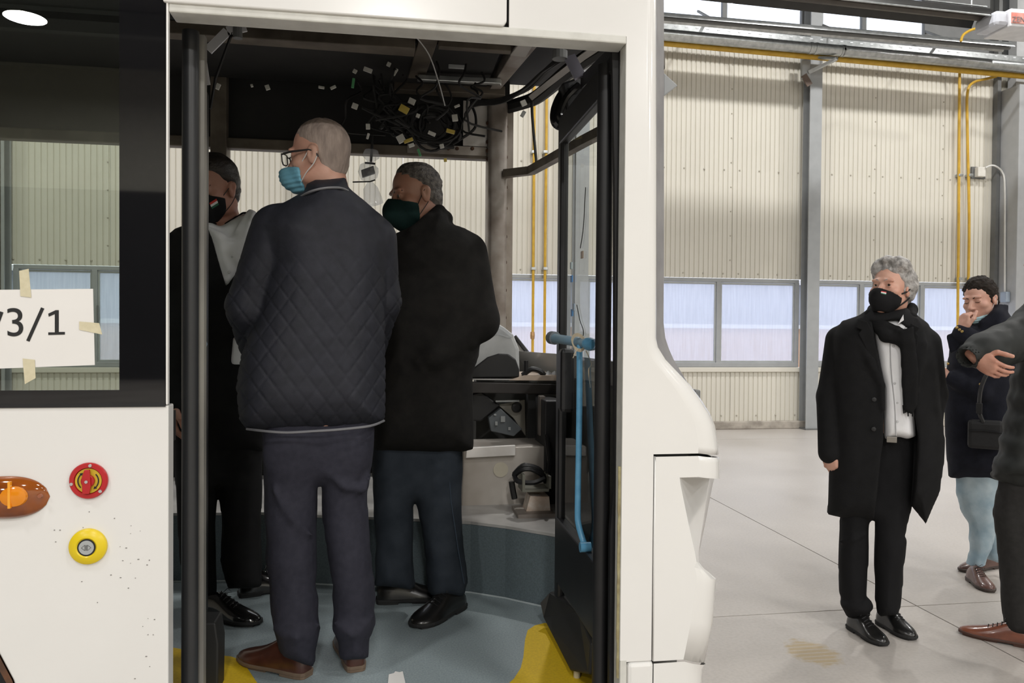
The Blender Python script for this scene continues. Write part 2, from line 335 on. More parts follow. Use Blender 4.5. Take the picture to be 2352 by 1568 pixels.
# ---- services along the wall
def run(name, mat, label, pts, Y, r, cat='pipe'):
    P = [Yp(a, b, Y) for a, b in pts]; d = (P[-1]-P[0]); P = [P[0]-d*1.1]+P+[P[-1]+d*.5]
    return tag(MB().tube(P, r, 14).build(name, mat, smooth=True), label, cat)
pipe = empty('vent_duct', Yp(1900, 130, 10.2)); P0 = Yp(1527, 80, 10.2); P1 = Yp(2352, 155, 10.2); dd = P1-P0
MB().tube([P0-dd*1.3, P1+dd*.5], .078, 18).build('pipe', galv, pipe, smooth=True)
for t in (.385, .40, .472, .475): MB().tube([P0+dd*t-dd*.004, P0+dd*t+dd*.004], .085, 18).build('collar', galv, pipe, smooth=True)
tag(pipe, 'thick round galvanised duct running along the cream wall above the yellow pipe', 'duct')
run('gas_main', yellowp, 'long yellow gas pipe slung under the galvanised duct', [(1527, 99), (2352, 175)], 10.33, .042)
ct = empty('cable_tray', Yp(1900, 100, 10.35)); a = Yp(1527, 61, 10.35); b = Yp(2352, 137, 10.35); d = b-a
MB().beam(a-d*.3, b+d*.2, .02, .085).build('tray', galv, ct)
m = MB()
for t in np.arange(0, 1, .0277): q = a+d*t; m.box(q[0]-.022, q[0]+.022, q[1]-.013, q[1]-.009, q[2]+.005, q[2]+.022)
tag(m.build('slots', pm('slot_light', (.85, .87, .9), rough=.3), ct), kind='stuff'); tag(ct, 'perforated galvanised cable tray above the thick duct', 'cable tray')
rt = empty('radiant_heater', Yp(1900, 80, 9.95)); a = Yp(1527, 38, 9.95); b = Yp(2318, 106, 9.95); d = b-a
MB().tube([a-d*.3-V((0, 0, .02)), b-V((0, 0, .02))], .035, 12).build('heat_tube', greydk, rt, smooth=True)
m = MB(); rows = []
for q in (a-d*.3, b):
    rows.append([q+V((0, dy, dz)) for dy, dz in ((-.11, -.04), (-.08, .01), (-.03, .045), (.03, .045), (.08, .01), (.11, -.04))])
m.grid(rows, thick=(0, 0, -.006)); m.build('reflector_hood', galv, rt, smooth=True)
for t in (.15, .5, .85): q = a+d*t; MB().beam(q+V((0, .1, .03)), V((q[0], YW+.02, q[2]+.45)), .03, .03).build('wall_bracket', greydk, rt)
tag(rt, 'silver radiant tube heater with shiny hood running just below the high windows', 'heater')
rt = empty('radiant_heater', Yp(2200, 30, 8.9)); a = Yp(1700, -22, 8.9); b = Yp(2258, 38, 8.9); d = b-a; rows = []
for q in (a-d*.5, b): rows.append([q+V((0, dy, dz)) for dy, dz in ((-.2, -.07), (-.13, .05), (-.05, .09), (.05, .09), (.13, .05), (.2, -.07))])
MB().grid(rows, thick=(0, 0, -.008)).build('reflector_hood', pm('dark_hood', (.05, .05, .048), rough=.35, metal=.6), rt, smooth=True)  # hood in an even, darker metal than the galvanised one
MB().tube([a-d*.5+V((0, -.2, -.07)), b+V((0, -.2, -.07))], .012, 6).build('edge_rail', galv, rt); MB().tube([a-d*.5+V((0, -.06, .10)), b+V((0, -.06, .10))], .012, 6).build('edge_rail', galv, rt)
MB().tube([a-d*.5, b+d*.03], .06, 12).build('heat_tube', pm('hot_tube', (.10, .09, .08), metal=.6, rough=.4), rt, smooth=True)
for t in (.2, .6, .95): q = a+d*t; MB().tube([q+V((0, 0, .08)), V((q[0], q[1], 8.4))], .008, 6).build('hanger_rod', galv, rt)
tag(rt, 'dark radiant heater hood leading to the white burner box', 'heater')
bb = empty('burner_box', Yp(2330, 70, 8.75)); q0 = Yp(2322, 22, 8.6); q1 = Yp(2400, 66, 8.6)
MB().box(q0[0], q1[0]+.2, 8.6, 9.05, q1[2]-.0, q0[2]+.02).build('case', pm('burner_white', (.78, .78, .80), rough=.4), bb, bevel=.012)
qa = Yp(2293, 42, 8.85)
MB().prism([(q0[0]-.0, 8.62, q1[2]+.01), (q0[0]-.0, 8.62, q0[2]), (q0[0]-.0, 9.0, q0[2]), (q0[0], 9.0, q1[2]+.01)], (-.19, .0, 0)).build('end_cap', pm('burner_grey', (.6, .62, .68)), bb, bevel=.05)
lb0 = Yp(2324, 28, 8.59); lb1 = Yp(2420, 60, 8.59)
MB().box(lb0[0], lb1[0], 8.59, 8.598, lb1[2], lb0[2]).build('red_label', pm('label_red', (.62, .16, .12), (.7, .35, .3), scale=6), bb)
q = Yp(2325, 50, 8.585); txt('ZENI', .098, pm('label_ink', (.16, .15, .16)), 'lettering', bb, q, (1, 0, .04), (0, 0, 1))
tag(bb, 'white heater burner box with a red lettered label high on the wall', 'heater')
def curve(pts, n=6):
    pts = [V(p) for p in pts]; out = []
    for i in range(len(pts)-1):
        p0 = pts[max(i-1, 0)]; p1 = pts[i]; p2 = pts[i+1]; p3 = pts[min(i+2, len(pts)-1)]
        for k in range(n):
            t = k/n; out.append(.5*((2*p1)+(p2-p0)*t+(2*p0-5*p1+4*p2-p3)*t*t+(3*p1-p0-3*p2+p3)*t**3))
    return out+[pts[-1]]
Yq = YW-.07
def ypipe(label, pts):
    p = tag(empty('gas_pipe', Yp(*pts[-1], Yq)), label, 'pipe'); MB().tube(curve([Yp(a, b, Yq) for a, b in pts], 4), .02, 10).build('pipe', yellowp, p, smooth=True); return p
p1 = ypipe('straight thin yellow gas pipe dropping down the wall beside the bent one', [(2204, 168), (2203, 300), (2202, 500), (2200, 700), (2200, 900)])
p2 = ypipe('thin yellow gas pipe with a bend at the top near the junction box', [(2290, 175), (2270, 180), (2235, 190), (2222, 215), (2222, 300), (2226, 500), (2224, 680), (2224, 900)])
for p, px in ((p1, 2203), (p2, 2226)):
    for py in (403, 640): q = Yp(px, py, YW-.05); MB().box(q[0]-.035, q[0]+.035, YW-.10, YW-.004, q[2]-.02, q[2]+.02).build('clamp', galv, p, bevel=.006)
p3 = ypipe('thin yellow gas pipe inside the windscreen view nearest the bare steel pillar', [(1227, 100), (1227, 300), (1225, 600), (1223, 840)])
p4 = ypipe('thin yellow gas pipe inside the windscreen view nearest the door leaf', [(1256, 100), (1255, 300), (1252, 600), (1250, 850)])
for p, px in ((p3, 1225), (p4, 1252)):
    for py in (350, 617): q = Yp(px, py, YW-.05); MB().box(q[0]-.035, q[0]+.035, YW-.10, YW-.004, q[2]-.02, q[2]+.02).build('clamp', galv, p, bevel=.006)
q = Yp(1223, 770, Yq); MB().lathe([(.03, -.05), (.034, 0), (.03, .05)], q, (0, 0, 1), 10).build('coupling', pm('brass_coupling', (.55, .33, .15), metal=.7, rough=.4), p3)
gh = tag(MB().tube(curve([Yp(a, b, 9.6) for a, b in [(2207, 95), (2215, 78), (2245, 66), (2285, 80), (2360, 92)]]), .018, 8).build('gas_hose', yellowp, smooth=True), 'curved yellow gas hose under the white burner box', 'hose')
q = Yp(2250, 396, YW-.05); jb = empty('junction_box', q)
MB().box(q[0]-.12, q[0]+.12, YW-.03, YW-.003, q[2]-.09, q[2]+.09).build('backing_plate', greydk, jb); MB().box(q[0]-.075, q[0]+.06, YW-.11, YW-.03, q[2]-.075, q[2]+.075).build('box', pm('ivory_plastic', (.74, .72, .66)), jb, bevel=.01)
MB().tube(curve([Yp(2264, 385, YW-.12), Yp(2282, 380, YW-.16)]+[Xp(a, b, XCOL-.02) for a, b in [(2302, 395), (2308, 430), (2308, 560), (2308, 670)]]), .014, 8).build('cable', pm('white_cable', (.7, .7, .68)), jb, smooth=True)
tag(jb, 'small ivory junction box with a curved white cable on the cream wall', 'junction box')
q = Xp(2309, 682, XCOL-.04); tag(MB().box(XCOL-.08, XCOL-.003, q[1]-.06, q[1]+.06, q[2]-.08, q[2]+.08).build('socket_box', pm('blue_grey_plastic', (.32, .38, .46)), bevel=.012), 'small blue grey socket box at the foot of the white cable', 'socket')
bk = empty('duct_bracket', Yp(1860, 170, 10.3)); MB().beam(Yp(1850, 128, YW-.25), Yp(1850, 182, YW-.25), .13, .05, up=(0, 1, 0)).build('post', greyst, bk)
MB().beam(Yp(1858, 166, YW-.28), Yp(1922, 135, 10.15), .05, .04).build('strut', pm('light_strut', (.6, .62, .63)), bk)
MB().beam(Yp(1846, 172, YW-.27), Yp(1860, 196, YW-.27), .02, .09).build('rusty_clip', pm('rusty', (.14, .10, .08)), bk)
MB().beam(Yp(1850, 132, YW-.28), Yp(1925, 134, 10.15), .05, .03).build('arm', galv, bk)
tag(bk, 'grey angled bracket on the steel column carrying the duct', 'bracket')

# ================================================================== THE BUS
YF = 2.10; TOPZ = 2.258; ROOF = 2.98
bus = empty('bus', (0, 3.3, 0)); tag(bus, 'unfinished white city bus with its front door standing open', 'bus')
def F(px, py, y=YF): return Yp(px, py, y)
xl = F(387, 900)[0]; xr = F(1433, 600)[0]; SILL = 1.247
# lower side panel with wheel arch
poly = [(-2.6, SILL), (xl, SILL), (xl, .16)]; cx, cz, R = -1.40, .38, .5
a0 = math.asin((.16-cz)/R); arc = [(cx+R*math.cos(t), cz+R*math.sin(t)) for t in np.linspace(a0, math.pi-a0, 26)]
poly += arc+[(-2.6, .16)]
MB().prism([(x, YF, z) for x, z in poly], (0, .05, 0)).build('lower_side_panel', white, bus, bevel=.004)
m = MB(); rows = [[(cx+r*math.cos(t), y, cz+r*math.sin(t)) for t in np.linspace(a0, math.pi-a0, 26)] for r, y in ((.5, YF-.004), (.485, YF-.004), (.485, YF+.35))]
m.grid(rows).build('wheel_arch_lip', pm('orange_brown_lip', (.13, .055, .025), (.05, .03, .02), rough=.7, scale=20), bus, smooth=True)
w = MB().lathe([(.25, 0), (.44, .0), (.475, .04), (.475, .24), (.44, .28)], (cx, YF+.08, .475), (0, 1, 0), 40).build('wheel', tyre, bus, smooth=True)
MB().lathe([(.10, -.02), (.24, -.02), (.25, .03)], (cx, YF+.08, .475), (0, 1, 0), 24).build('rim', greydk, w)
# dents and chips in the paint
m = MB()
for px, py in [(191, 1211), (205, 1175), (263, 1190), (301, 1207), (300, 1225), (322, 1219), (245, 1258), (276, 1255), (318, 1284), (282, 1287), (343, 1286), (338, 1297), (300, 1293), (188, 1335), (311, 1327), (295, 1350), (224, 1383), (340, 1420), (355, 1422), (340, 1457), (352, 1457), (336, 1507), (344, 1530), (310, 1558), (125, 1217), (138, 1217), (128, 1244), (9, 1094), (328, 1438), (290, 1258), (255, 1320), (277, 1326)]:
    q = F(px, py, YF); r = random.uniform(.0008, .0018); m.lathe([(r, 0), (r*.8, .0012)], q, (0, -1, 0), 6, sx=random.uniform(1, 2.2))
tag(m.build('paint_chips', pm('chip_dark', (.26, .25, .235)), bus), kind='stuff')
# side window: clear tinted pane, black border
gx0 = -2.5; gx1 = F(381, 500)[0]; cx1 = F(275, 600)[0]; cz0 = F(150, 896)[2]; gz1 = 2.75
g = MB().box(gx0+.1, cx1, YF-.003, YF+.003, cz0, gz1-.3).build('side_window', busglass, bus)
m = MB(); m.box(cx1, gx1, YF-.003, YF+.003, SILL+.004, gz1); m.box(gx0, cx1, YF-.003, YF+.003, SILL+.004, cz0); m.box(gx0, cx1, YF-.003, YF+.003, gz1-.3, gz1); m.box(gx0, gx0+.1, YF-.003, YF+.003, cz0, gz1-.3)
m.build('black_border', blackgl, g); MB().box(gx0, gx1, YF-.004, YF+.02, SILL-.004, SILL+.006).build('window_seal', black, g)
MB().box(gx1+.001, xl, YF-.006, YF+.012, SILL+.001, TOPZ+.03).build('door_edge_trim', white, bus, bevel=.003)
MB().box(gx0, xl-.0, YF+.05, YF+.07, SILL-.1, SILL-.02).build('inner_rail', dark, bus)
# roof side panels
sx = F(1166, 40)[0]
poly = [(-2.6, ROOF), (-2.6, gz1+.01), (xl-.012, gz1+.01), (xl-.012, TOPZ+.022), (sx-.014, TOPZ+.022), (sx-.004, TOPZ+.034), (sx-.004, ROOF)]
MB().prism([(x, YF-.012, z) for x, z in poly], (0, .03, 0)).build('roof_side_panel', white, bus, bevel=.004)
m = MB().box(xl, xr, YF-.004, YF+.07, TOPZ, TOPZ+.024); m.build('door_head_flange', whitebare, bus, bevel=.004)
MB().box(xr, xr+.004, YF+.002, YF+.055, .25, TOPZ+.02).build('door_jamb_flange', whitebare, bus)
m = MB(); a = F(1421, 1140, YF+.03); random.seed(3)
rows = [[(xr-.004-.003*random.random(), YF+.012, z), (xr+.003, YF+.004+.002*random.random(), z)] for z in np.linspace(.45, 1.06, 26)]
m.grid(rows, thick=(0, .006, 0)).build('sealant_bead', pm('old_sealant', (.52, .47, .26), (.36, .30, .16), rough=.8, scale=40), bus)
# front corner: loft from A (flat flank) round to B (nose)
def loft(rows, x0f, name, mat, n=6, tail=True, thick=True):
    out = []
    for py, pa, pb, dy in rows:
        A = F(pa, py); B = Yp(pb, py, YF+dy); row = [(x0f(py), YF, A[2])]
        for k in range(n+1):
            t = k/n*math.pi/2; row.append((A[0]+(B[0]-A[0])*math.sin(t), YF+dy*(1-math.cos(t)), A[2]+(B[2]-A[2])*k/n))
        if tail:
            row += [(B[0]+.02, YF+dy+.12, B[2]), (B[0]+.06, 2.9, B[2]), (B[0]+.06, 3.8, B[2]), (B[0]-.15, 4.6, B[2])]
        out.append(row)
    return out
body = [(py, 1486, 1506, .03) for py in (-160, -60, 0, 60, 88, 200, 400, 600)]+[(700, 1486, 1506, .03), (776, 1485, 1505.5, .035), (797, 1486, 1509, .05), (825, 1498, 1525, .07), (855, 1522, 1552, .09), (882, 1544, 1576, .11), (915, 1566, 1600, .125), (947, 1585, 1619, .14), (974, 1596, 1630, .14), (1000, 1601, 1635, .14), (1025, 1604, 1639, .14), (1041, 1604, 1639, .14)]
lf = loft(body, lambda py: xr+.001, '', white, tail=False); lo_x1 = F(1501, 1045)[0]; x0b = F(1506, 1100)[0]
m = MB(); m.grid([r[1:] for r in lf])
zb_ = lf[-1][1][2]; zt_ = lf[0][1][2]
pol = [(sx+.004, zt_)]+[(r[1][0], r[1][2]) for r in lf]+[(lo_x1, zb_), (lo_x1, .50), (xr+.001, .50), (xr+.001, TOPZ+.022), (sx+.004, TOPZ+.022)]
m.add([(x, YF, z) for x, z in pol], [tuple(range(len(pol)))])
cp = m.build('front_corner_panel', white, bus, smooth=True, angle=40)
flatten(cp); so = cp.modifiers.new('thick', 'SOLIDIFY'); so.thickness = .006; so.offset = -1
rows = [r[-1:]+[(r[-1][0]+.05, 2.9, r[-1][2]), (r[-1][0]+.05, 3.8, r[-1][2]), (r[-1][0]-.15, 4.6, r[-1][2])] for r in lf[12:]]
MB().grid(rows, thick=(-.01, 0, 0)).build('front_panel', white, bus, smooth=True)
bump = [(1047, 1604, 1640, .14), (1060, 1606, 1641, .14), (1088, 1606, 1642, .14), (1095, 1604, 1642, .14)]
low2 = [(1303, 1595, 1611, .07), (1311, 1598, 1621, .09), (1324, 1600, 1635, .13), (1347, 1598, 1633, .13), (1424, 1588, 1627, .13), (1514, 1570, 1611, .12)]
sc_ = [(1096.5, 1561, 1641.5, .34), (1112, 1563, 1637, .33), (1200, 1581, 1620, .25), (1268, 1596, 1606, .12), (1290, 1600, 1606, .08)]
def flat(rows): return [[(x0b, YF, F(pa, py)[2])]+[F(pa, py)+(Yp(pb, py, YF+dy)-F(pa, py))*t for t in np.linspace(0, 1, 7)] for py, pa, pb, dy in rows]
lb = loft(bump, lambda py: x0b, '', white, tail=False); l2 = loft(low2, lambda py: x0b, '', white, tail=False)
lb = lb+flat(sc_)+l2
m = MB(); m.grid(lb); m.grid([[(r[0][0], YF+.03, r[0][2]), r[0]] for r in (lb[0], lb[-1])])
bp_ = m.build('bumper_corner', white, bus, smooth=True, angle=22); flatten(bp_); so = bp_.modifiers.new('thick', 'SOLIDIFY'); so.thickness = .004; so.offset = -1
rows = [r[-1:]+[(r[-1][0]+.04, 2.9, r[-1][2]), (r[-1][0]+.04, 3.8, r[-1][2])] for r in lb]
MB().grid(rows, thick=(-.01, 0, 0)).build('bumper_face', white, bus, smooth=True, angle=28)
low = [(1517, 1572, 1612, .12), (1530, 1565, 1606, .12), (1568, 1560, 1603, .12), (1700, 1540, 1585, .12)]
m = MB(); m.grid(loft([(1519, 1572, 1612, .12)]+low[1:], lambda py: x0b, '', white, tail=False)); m.build('bumper_skirt', white, bus, smooth=True)
MB().box(F(1440, 1520)[0], F(1501, 1520)[0], YF-.006, YF+.03, .2, .498).build('lower_corner_cover', white, bus, bevel=.012)
MB().box(xr+.001, F(1440, 1520)[0]-.002, YF-.002, YF+.03, .2, .505).build('corner_filler', whitebare, bus)
MB().box(x0b-.012, x0b+.002, YF+.012, YF+.03, .2, 1.10).build('panel_gap', dark, bus)
MB().box(x0b, F(1585, 1043)[0], YF+.012, YF+.03, 1.085, 1.10).build('panel_gap', dark, bus)
# grey windscreen flange
pts = [(-160, 1505, 1525), (0, 1505, 1525), (300, 1505, 1525), (600, 1505, 1525), (740, 1505, 1524), (775, 1504, 1528), (800, 1508, 1536), (825, 1522, 1547), (850, 1545, 1562), (875, 1568, 1577), (897, 1584, 1590)]
rows = [[Yp(a-2, y, YF+.045 if y < 790 else YF+.06+(y-790)*.0006), Yp(b, y, 2.27)] for y, a, b in pts]
MB().grid(rows, thick=(-.008, 0, 0)).build('windscreen_flange', pm('grey_flange_primer', (.27, .265, .265), (.20, .195, .20), rough=.6, scale=9), bus, smooth=True)
q = Yp(1594, 905, 2.3); MB().box(q[0]-.012, q[0]+.006, 2.26, 2.34, q[2]-.014, q[2]+.016).build('windscreen_rest', greydk, bus, bevel=.004)
q = Yp(1535, 192, 2.5)
mr = MB(); mr.prism([Yp(1524, 165, 2.4), Yp(1558, 196, 2.4), Yp(1524, 222, 2.4)], (-.02, .1, 0)); mr.build('roof_bracket', greyst, bus, bevel=.004)
# marker lamp
lc = F(12, 1142, YF); hw = F(115, 1140)[0]-lc[0]; hh = .053
rows = []
for u in np.linspace(-1, 1, 25):
    wz = hh*(1-abs(u)**2.5)**.58+.0008; rows.append([(lc[0]+u*hw, YF-.03*(1-abs(u)**2.2)*math.sin(t)-.001, lc[2]+wz*math.cos(t)) for t in np.linspace(0, math.pi, 11)])
amber = pm('amber_lens', (.30, .075, .006), (.16, .035, .004), rough=.05, coat=.6, scale=12); ml = MB().grid(rows).build('marker_lamp', amber, bus, smooth=True)
q = F(32, 1140, YF-.024); MB().lathe([(.026, 0), (.024, .007), (.012, .011)], q, (0, -1, 0), 20, sx=1.25).build('reflector_bowl', pm('bright_amber', (.85, .28, .012), rough=.12), ml, smooth=True)
q = F(20, 1140, YF-.036); MB().box(q[0]-.003, q[0]+.003, q[1], q[1]+.01, q[2]-.03, q[2]+.036).build('filament_rib', pm('amber_rib', (1., .42, .03), rough=.1), ml)
q = F(93, 1138, YF-.016); MB().lathe([(.006, 0), (.005, .006)], q, (0, -1, 0), 12).build('screw', pm('copper_screw', (.35, .12, .06), rough=.3), ml)
# emergency valve
vc = F(205, 1103, YF-.001); vr = .046
ev = MB().lathe([(vr, 0), (vr, .006), (vr*.95, .009), (vr*.74, .009), (vr*.70, .002)], vc, (0, -1, 0), 40).build('emergency_valve', redp, bus, smooth=True)
MB().lathe([(vr*.69, .002), (vr*.69, .006)], vc, (0, -1, 0), 32).build('dial', ygold, ev)
MB().lathe([(vr*.36, .006), (vr*.34, .014)], vc, (0, -1, 0), 24).build('knob', redp, ev, bevel=.001)
MB().prism([vc+V((x, -.012, z)) for x, z in ((-.010, -.031), (.006, -.031), (.010, -.012), (.007, .030), (-.005, .030), (-.011, .012))], (0, -.008, 0)).build('handle', redp, ev, bevel=.0015)
for an in (82, 190, -42): MB().lathe([(.0045, .009), (.004, .0115)], vc+V((vr*.86*math.cos(math.radians(an)), 0, vr*.86*math.sin(math.radians(an)))), (0, -1, 0), 10).build('screw', silver, ev)
MB().lathe([(.0045, .019), (.004, .022)], vc, (0, -1, 0), 10).build('screw', silver, ev)
for s in (0, math.pi):
    m = MB(); r1, r2 = vr*.50, vr*.56; ts = np.linspace(-.75, .75, 12)+s
    m.grid([[vc+V((r*math.cos(t), -.0065, r*math.sin(t))) for t in ts] for r in (r1, r2)], thick=(0, -.001, 0)); t = ts[0] if s == 0 else ts[0]
    m.prism([vc+V((r*math.cos(tt), -.0065, r*math.sin(tt))) for r, tt in ((vr*.44, t), (vr*.62, t), (vr*.53, t-.28))], (0, -.001, 0)); m.build('arrow_mark', ink, ev)
# door button
vc = F(203, 1254, YF-.001); vr = .046
db = MB().lathe([(vr, 0), (vr*.97, .007), (vr*.8, .013), (vr*.55, .015), (vr*.47, .012)], vc, (0, -1, 0), 40).build('door_button', yelp, bus, smooth=True)
MB().lathe([(vr*.47, .011), (vr*.47, .0135), (vr*.41, .0135)], vc, (0, -1, 0), 32).build('black_ring', black, db)
MB().lathe([(vr*.40, .012), (vr*.39, .0145)], vc, (0, -1, 0), 32).build('push_cap', grey, db)
m = MB(); iy = vc[1]-.0148
for s in (-1, 1):
    tri = [V((s*.0115, 0, 0)), V((s*.003, 0, .007)), V((s*.003, 0, -.007))]
    for i in range(3): m.beam(vc+V((0, -.0148, 0))+tri[i], vc+V((0, -.0148, 0))+tri[(i+1) % 3], .0008, .001, up=(0, 1, 0))
    m.beam(vc+V((s*.001, -.0148, -.007)), vc+V((s*.001, -.0148, .007)), .0008, .001, up=(0, 1, 0))
m.build('door_symbol', pm('symbol_grey', (.10, .10, .10)), db)
# floor, riser, far side, roof
FZ = .30
MB().box(-2.6, .92, YF+.06, 4.6, .2, FZ).build('bus_floor', blfloor, bus)
rp = [Zp(1300, 1406, FZ), Zp(1245, 1393, FZ), Zp(1160, 1374, FZ), Zp(1080, 1361, FZ), Zp(950, 1352, FZ), Zp(740, 1342, FZ), Zp(600, 1333, FZ), V((-1.5, 3.68, FZ))]
PZ = Yp(740, 1190, rp[5][1])[2]
pl = [(p[0], p[1], FZ) for p in rp]+[(-1.5, 4.5, FZ), (.8, 4.5, FZ), (.8, rp[0][1], FZ)]
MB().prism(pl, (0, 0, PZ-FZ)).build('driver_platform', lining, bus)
MB().prism([(x, y+.004, PZ+.001) for x, y, z in pl], (0, 0, .012)).build('platform_plate', pm('platform_metal', (.55, .54, .52), (.38, .37, .36), metal=.3, rough=.4, scale=5), bus)
MB().tube([p+V((0, -.004, .003)) for p in rp], .004, 6).build('floor_seam', pm('seam_light', (.42, .47, .48)), bus)
q0 = Yp(948, 1268, 3.44); q1 = Yp(980, 1346, 3.44); vg = MB().box(q0[0]-.12, q1[0], 3.42, 3.45, q1[2], q0[2]).build('vent_grille', dark, bus)
for z in np.linspace(q1[2]+.02, q0[2]-.02, 7): MB().box(q0[0]+.005, q1[0]-.012, 3.41, 3.425, z-.004, z+.004).build('louvre', pm('louvre_grey', (.30, .30, .28)), vg)
FY = 4.55
q = Yp(1225, 832, FY)[2]
MB().box(-2.6, .55, FY, FY+.06, FZ, .98).build('far_side_lining', dark, bus)
MB().box(-2.6, Yp(1170, 340, FY)[0], FY+.0, FY+.06, Yp(500, 340, FY)[2]+.05, ROOF).build('far_header_panel', dark, bus)
MB().box(-2.6, Yp(1118, 350, FY)[0], FY-.04, FY+.03, Yp(500, 342, FY)[2], Yp(500, 342, FY)[2]+.06).build('far_header_beam', steeld, bus, bevel=.006)
MB().box(Yp(935, 350, FY)[0], Yp(1116, 350, FY)[0], FY-.046, FY-.04, Yp(1020, 358, FY)[2], Yp(1020, 338, FY)[2]).build('bare_beam_face', steel, bus)
MB().box(Yp(1062, 300, FY)[0], Yp(1117, 300, FY)[0], FY-.05, FY-.035, Yp(1090, 340, FY)[2], Yp(1090, 238, FY)[2]).build('gusset_plate', pm('light_steel', (.50, .48, .46), (.38, .36, .34), metal=.4, rough=.45), bus)
for a, b in ((488, 525), (-60, -10)):
    MB().box(Yp(a, 350, FY)[0], Yp(b, 350, FY)[0], FY-.06, FY+.06, FZ, ROOF-.1).build('far_pillar', steeld, bus, bevel=.006)
pa = Yp(1117, 400, FY)[0]; pb = Yp(1160, 400, FY)[0]; pc = Yp(1176, 400, FY)[0]
fp = MB().box(pa, pb, FY-.10, FY+.06, PZ, 2.79).build('front_pillar', steel, bus, bevel=.022, seg=3, smooth=True)
MB().box(pb+.001, pc, FY-.04, FY+.05, 1.15, 2.79).build('pillar_flange', pm('flange_steel', (.40, .36, .32), (.30, .26, .22), metal=.4, rough=.5), fp)
m = MB(); random.seed(5)
for z in np.arange(1.35, 2.7, .16): m.lathe([(.012, 0), (.008, .008)], (pb+.003, FY-.05, z+random.uniform(-.02, .02)), (0, -1, 0), 6, sx=.5)
for z in (2.45, 2.55, 2.66, 2.50): m.lathe([(.014, 0), (.01, .008)], (pa-.002, FY-.06, z), (0, -1, 0), 6, sx=.7)
for px in (1050, 1085, 1030): q = Yp(px, 341, FY-.05); m.lathe([(.012, 0), (.008, .007)], q, (0, -1, 0), 6)
tag(m.build('weld_spots', rust, fp), kind='stuff')
# roof skin and frame
MB().box(-2.6, 1.02, YF+.05, FY+.05, 2.93, 2.97).build('roof_skin', dark, bus)
MB().box(-2.6, xr, YF+.02, YF+.16, 2.30, 2.93).build('door_header_box', dark, bus)
def quad(name, pts, Z, h, mat):
    P = [Zp(a, b, Z) for a, b in pts]; return MB().prism(P, (0, 0, h)).build(name, mat, bus, bevel=.004)
quad('roof_beam', [(300, 70), (300, 84), (951, 131), (954, 112)], 2.80, .06, steeld)
quad('roof_beam', [(1008, 107), (1006, 114), (1172, 126), (1174, 118)], 2.80, .06, steeld)
quad('roof_cross_beam', [(968, 72), (1014, 72), (975, 182), (937, 180)], 2.83, .06, steeld)
quad('roof_cross_beam', [(1200, 84), (1249, 90), (1150, 205), (1125, 205)], 2.82, .07, steel)
quad('roof_cross_beam', [(1171, 128), (1196, 96), (1228, 99), (1207, 132)], 2.80, .015, pm('light_gusset', (.42, .40, .37), metal=.3, rough=.5))
quad('roof_beam', [(960, 183), (958, 188), (1152, 197), (1150, 192)], 2.79, .03, galv)
quad('roof_beam', [(905, 205), (905, 215), (1160, 230), (1160, 218)], 2.80, .05, steeld)
MB().box(-2.6, .55, 3.78, 4.5, 2.84, 2.92).build('insulation_pad', dark, bus)
# windscreen frame
hd = [Zp(1165, 246, 2.77), Zp(1195, 238, 2.77), Zp(1228, 226, 2.77), Zp(1262, 201, 2.77), Zp(1300, 168, 2.77), Zp(1350, 132, 2.77), Zp(1420, 88, 2.77), Zp(1500, 30, 2.77)]
hc = curve(hd, 4)
MB().tube([p+V((0, 0, -.0)) for p in hc], .040, 8).build('windscreen_header', dark, bus, smooth=True)
MB().tube([Zp(1222, 222, 2.73), Zp(1262, 190, 2.73), Zp(1312, 151, 2.73), Zp(1345, 126, 2.73), Zp(1420, 76, 2.73)], .021, 4).build('header_channel', pm('light_channel', (.46, .44, .42), metal=.4, rough=.45), bus)
bar = [Zp(1160, 399, 2.36), Zp(1219, 392, 2.36), Zp(1284, 356, 2.36), Zp(1345, 322, 2.36), Zp(1412, 288, 2.36), V((.9, 2.5, 2.36)), V((.78, 2.25, 2.36))]
m = MB(); 
for a, b in zip(bar[:-1], bar[1:]): m.beam(a, b, .045, .045)
m.build('windscreen_bar', steeld, bus)
MB().prism([Yp(1172, 772, 4.5), Yp(1183, 774, 4.5), Yp(1228, 832, 4.5), Yp(1228, 862, 4.5), Yp(1172, 862, 4.5)], (0, .03, 0)).build('windscreen_corner', pm('sill_grey', (.42, .41, .39), rough=.6), bus)
MB().tube([Yp(1182, 772, 4.49), Yp(1204, 800, 4.49), Yp(1228, 830, 4.49), Yp(1290, 838, 4.3)], .012, 6).build('windscreen_seal', black, bus)
MB().prism([Yp(1226, 834, 4.48), Yp(1300, 840, 4.3), Yp(1300, 868, 4.3), Yp(1226, 866, 4.48)], (0, .03, 0)).build('windscreen_sill', pm('rusty_sill', (.14, .10, .085), (.06, .045, .04), rough=.6, scale=14), bus)
MB().box(.5, .98, 4.35, 4.5, PZ, Yp(1200, 870, 4.4)[2]).build('front_bulkhead', pm('bulkhead', (.10, .10, .095), (.06, .06, .055), rough=.7), bus)
MB().prism([(.84, 4.5, .3), (1.0, 3.6, .3), (.99, 2.5, .3), (.74, 2.165, .3), (.70, 2.165, .3), (.93, 2.54, .3), (.93, 3.6, .3), (.78, 4.5, .3)], (0, 0, .90)).build('front_inner_wall', pm('bulkhead', (.10, .10, .095)), bus)
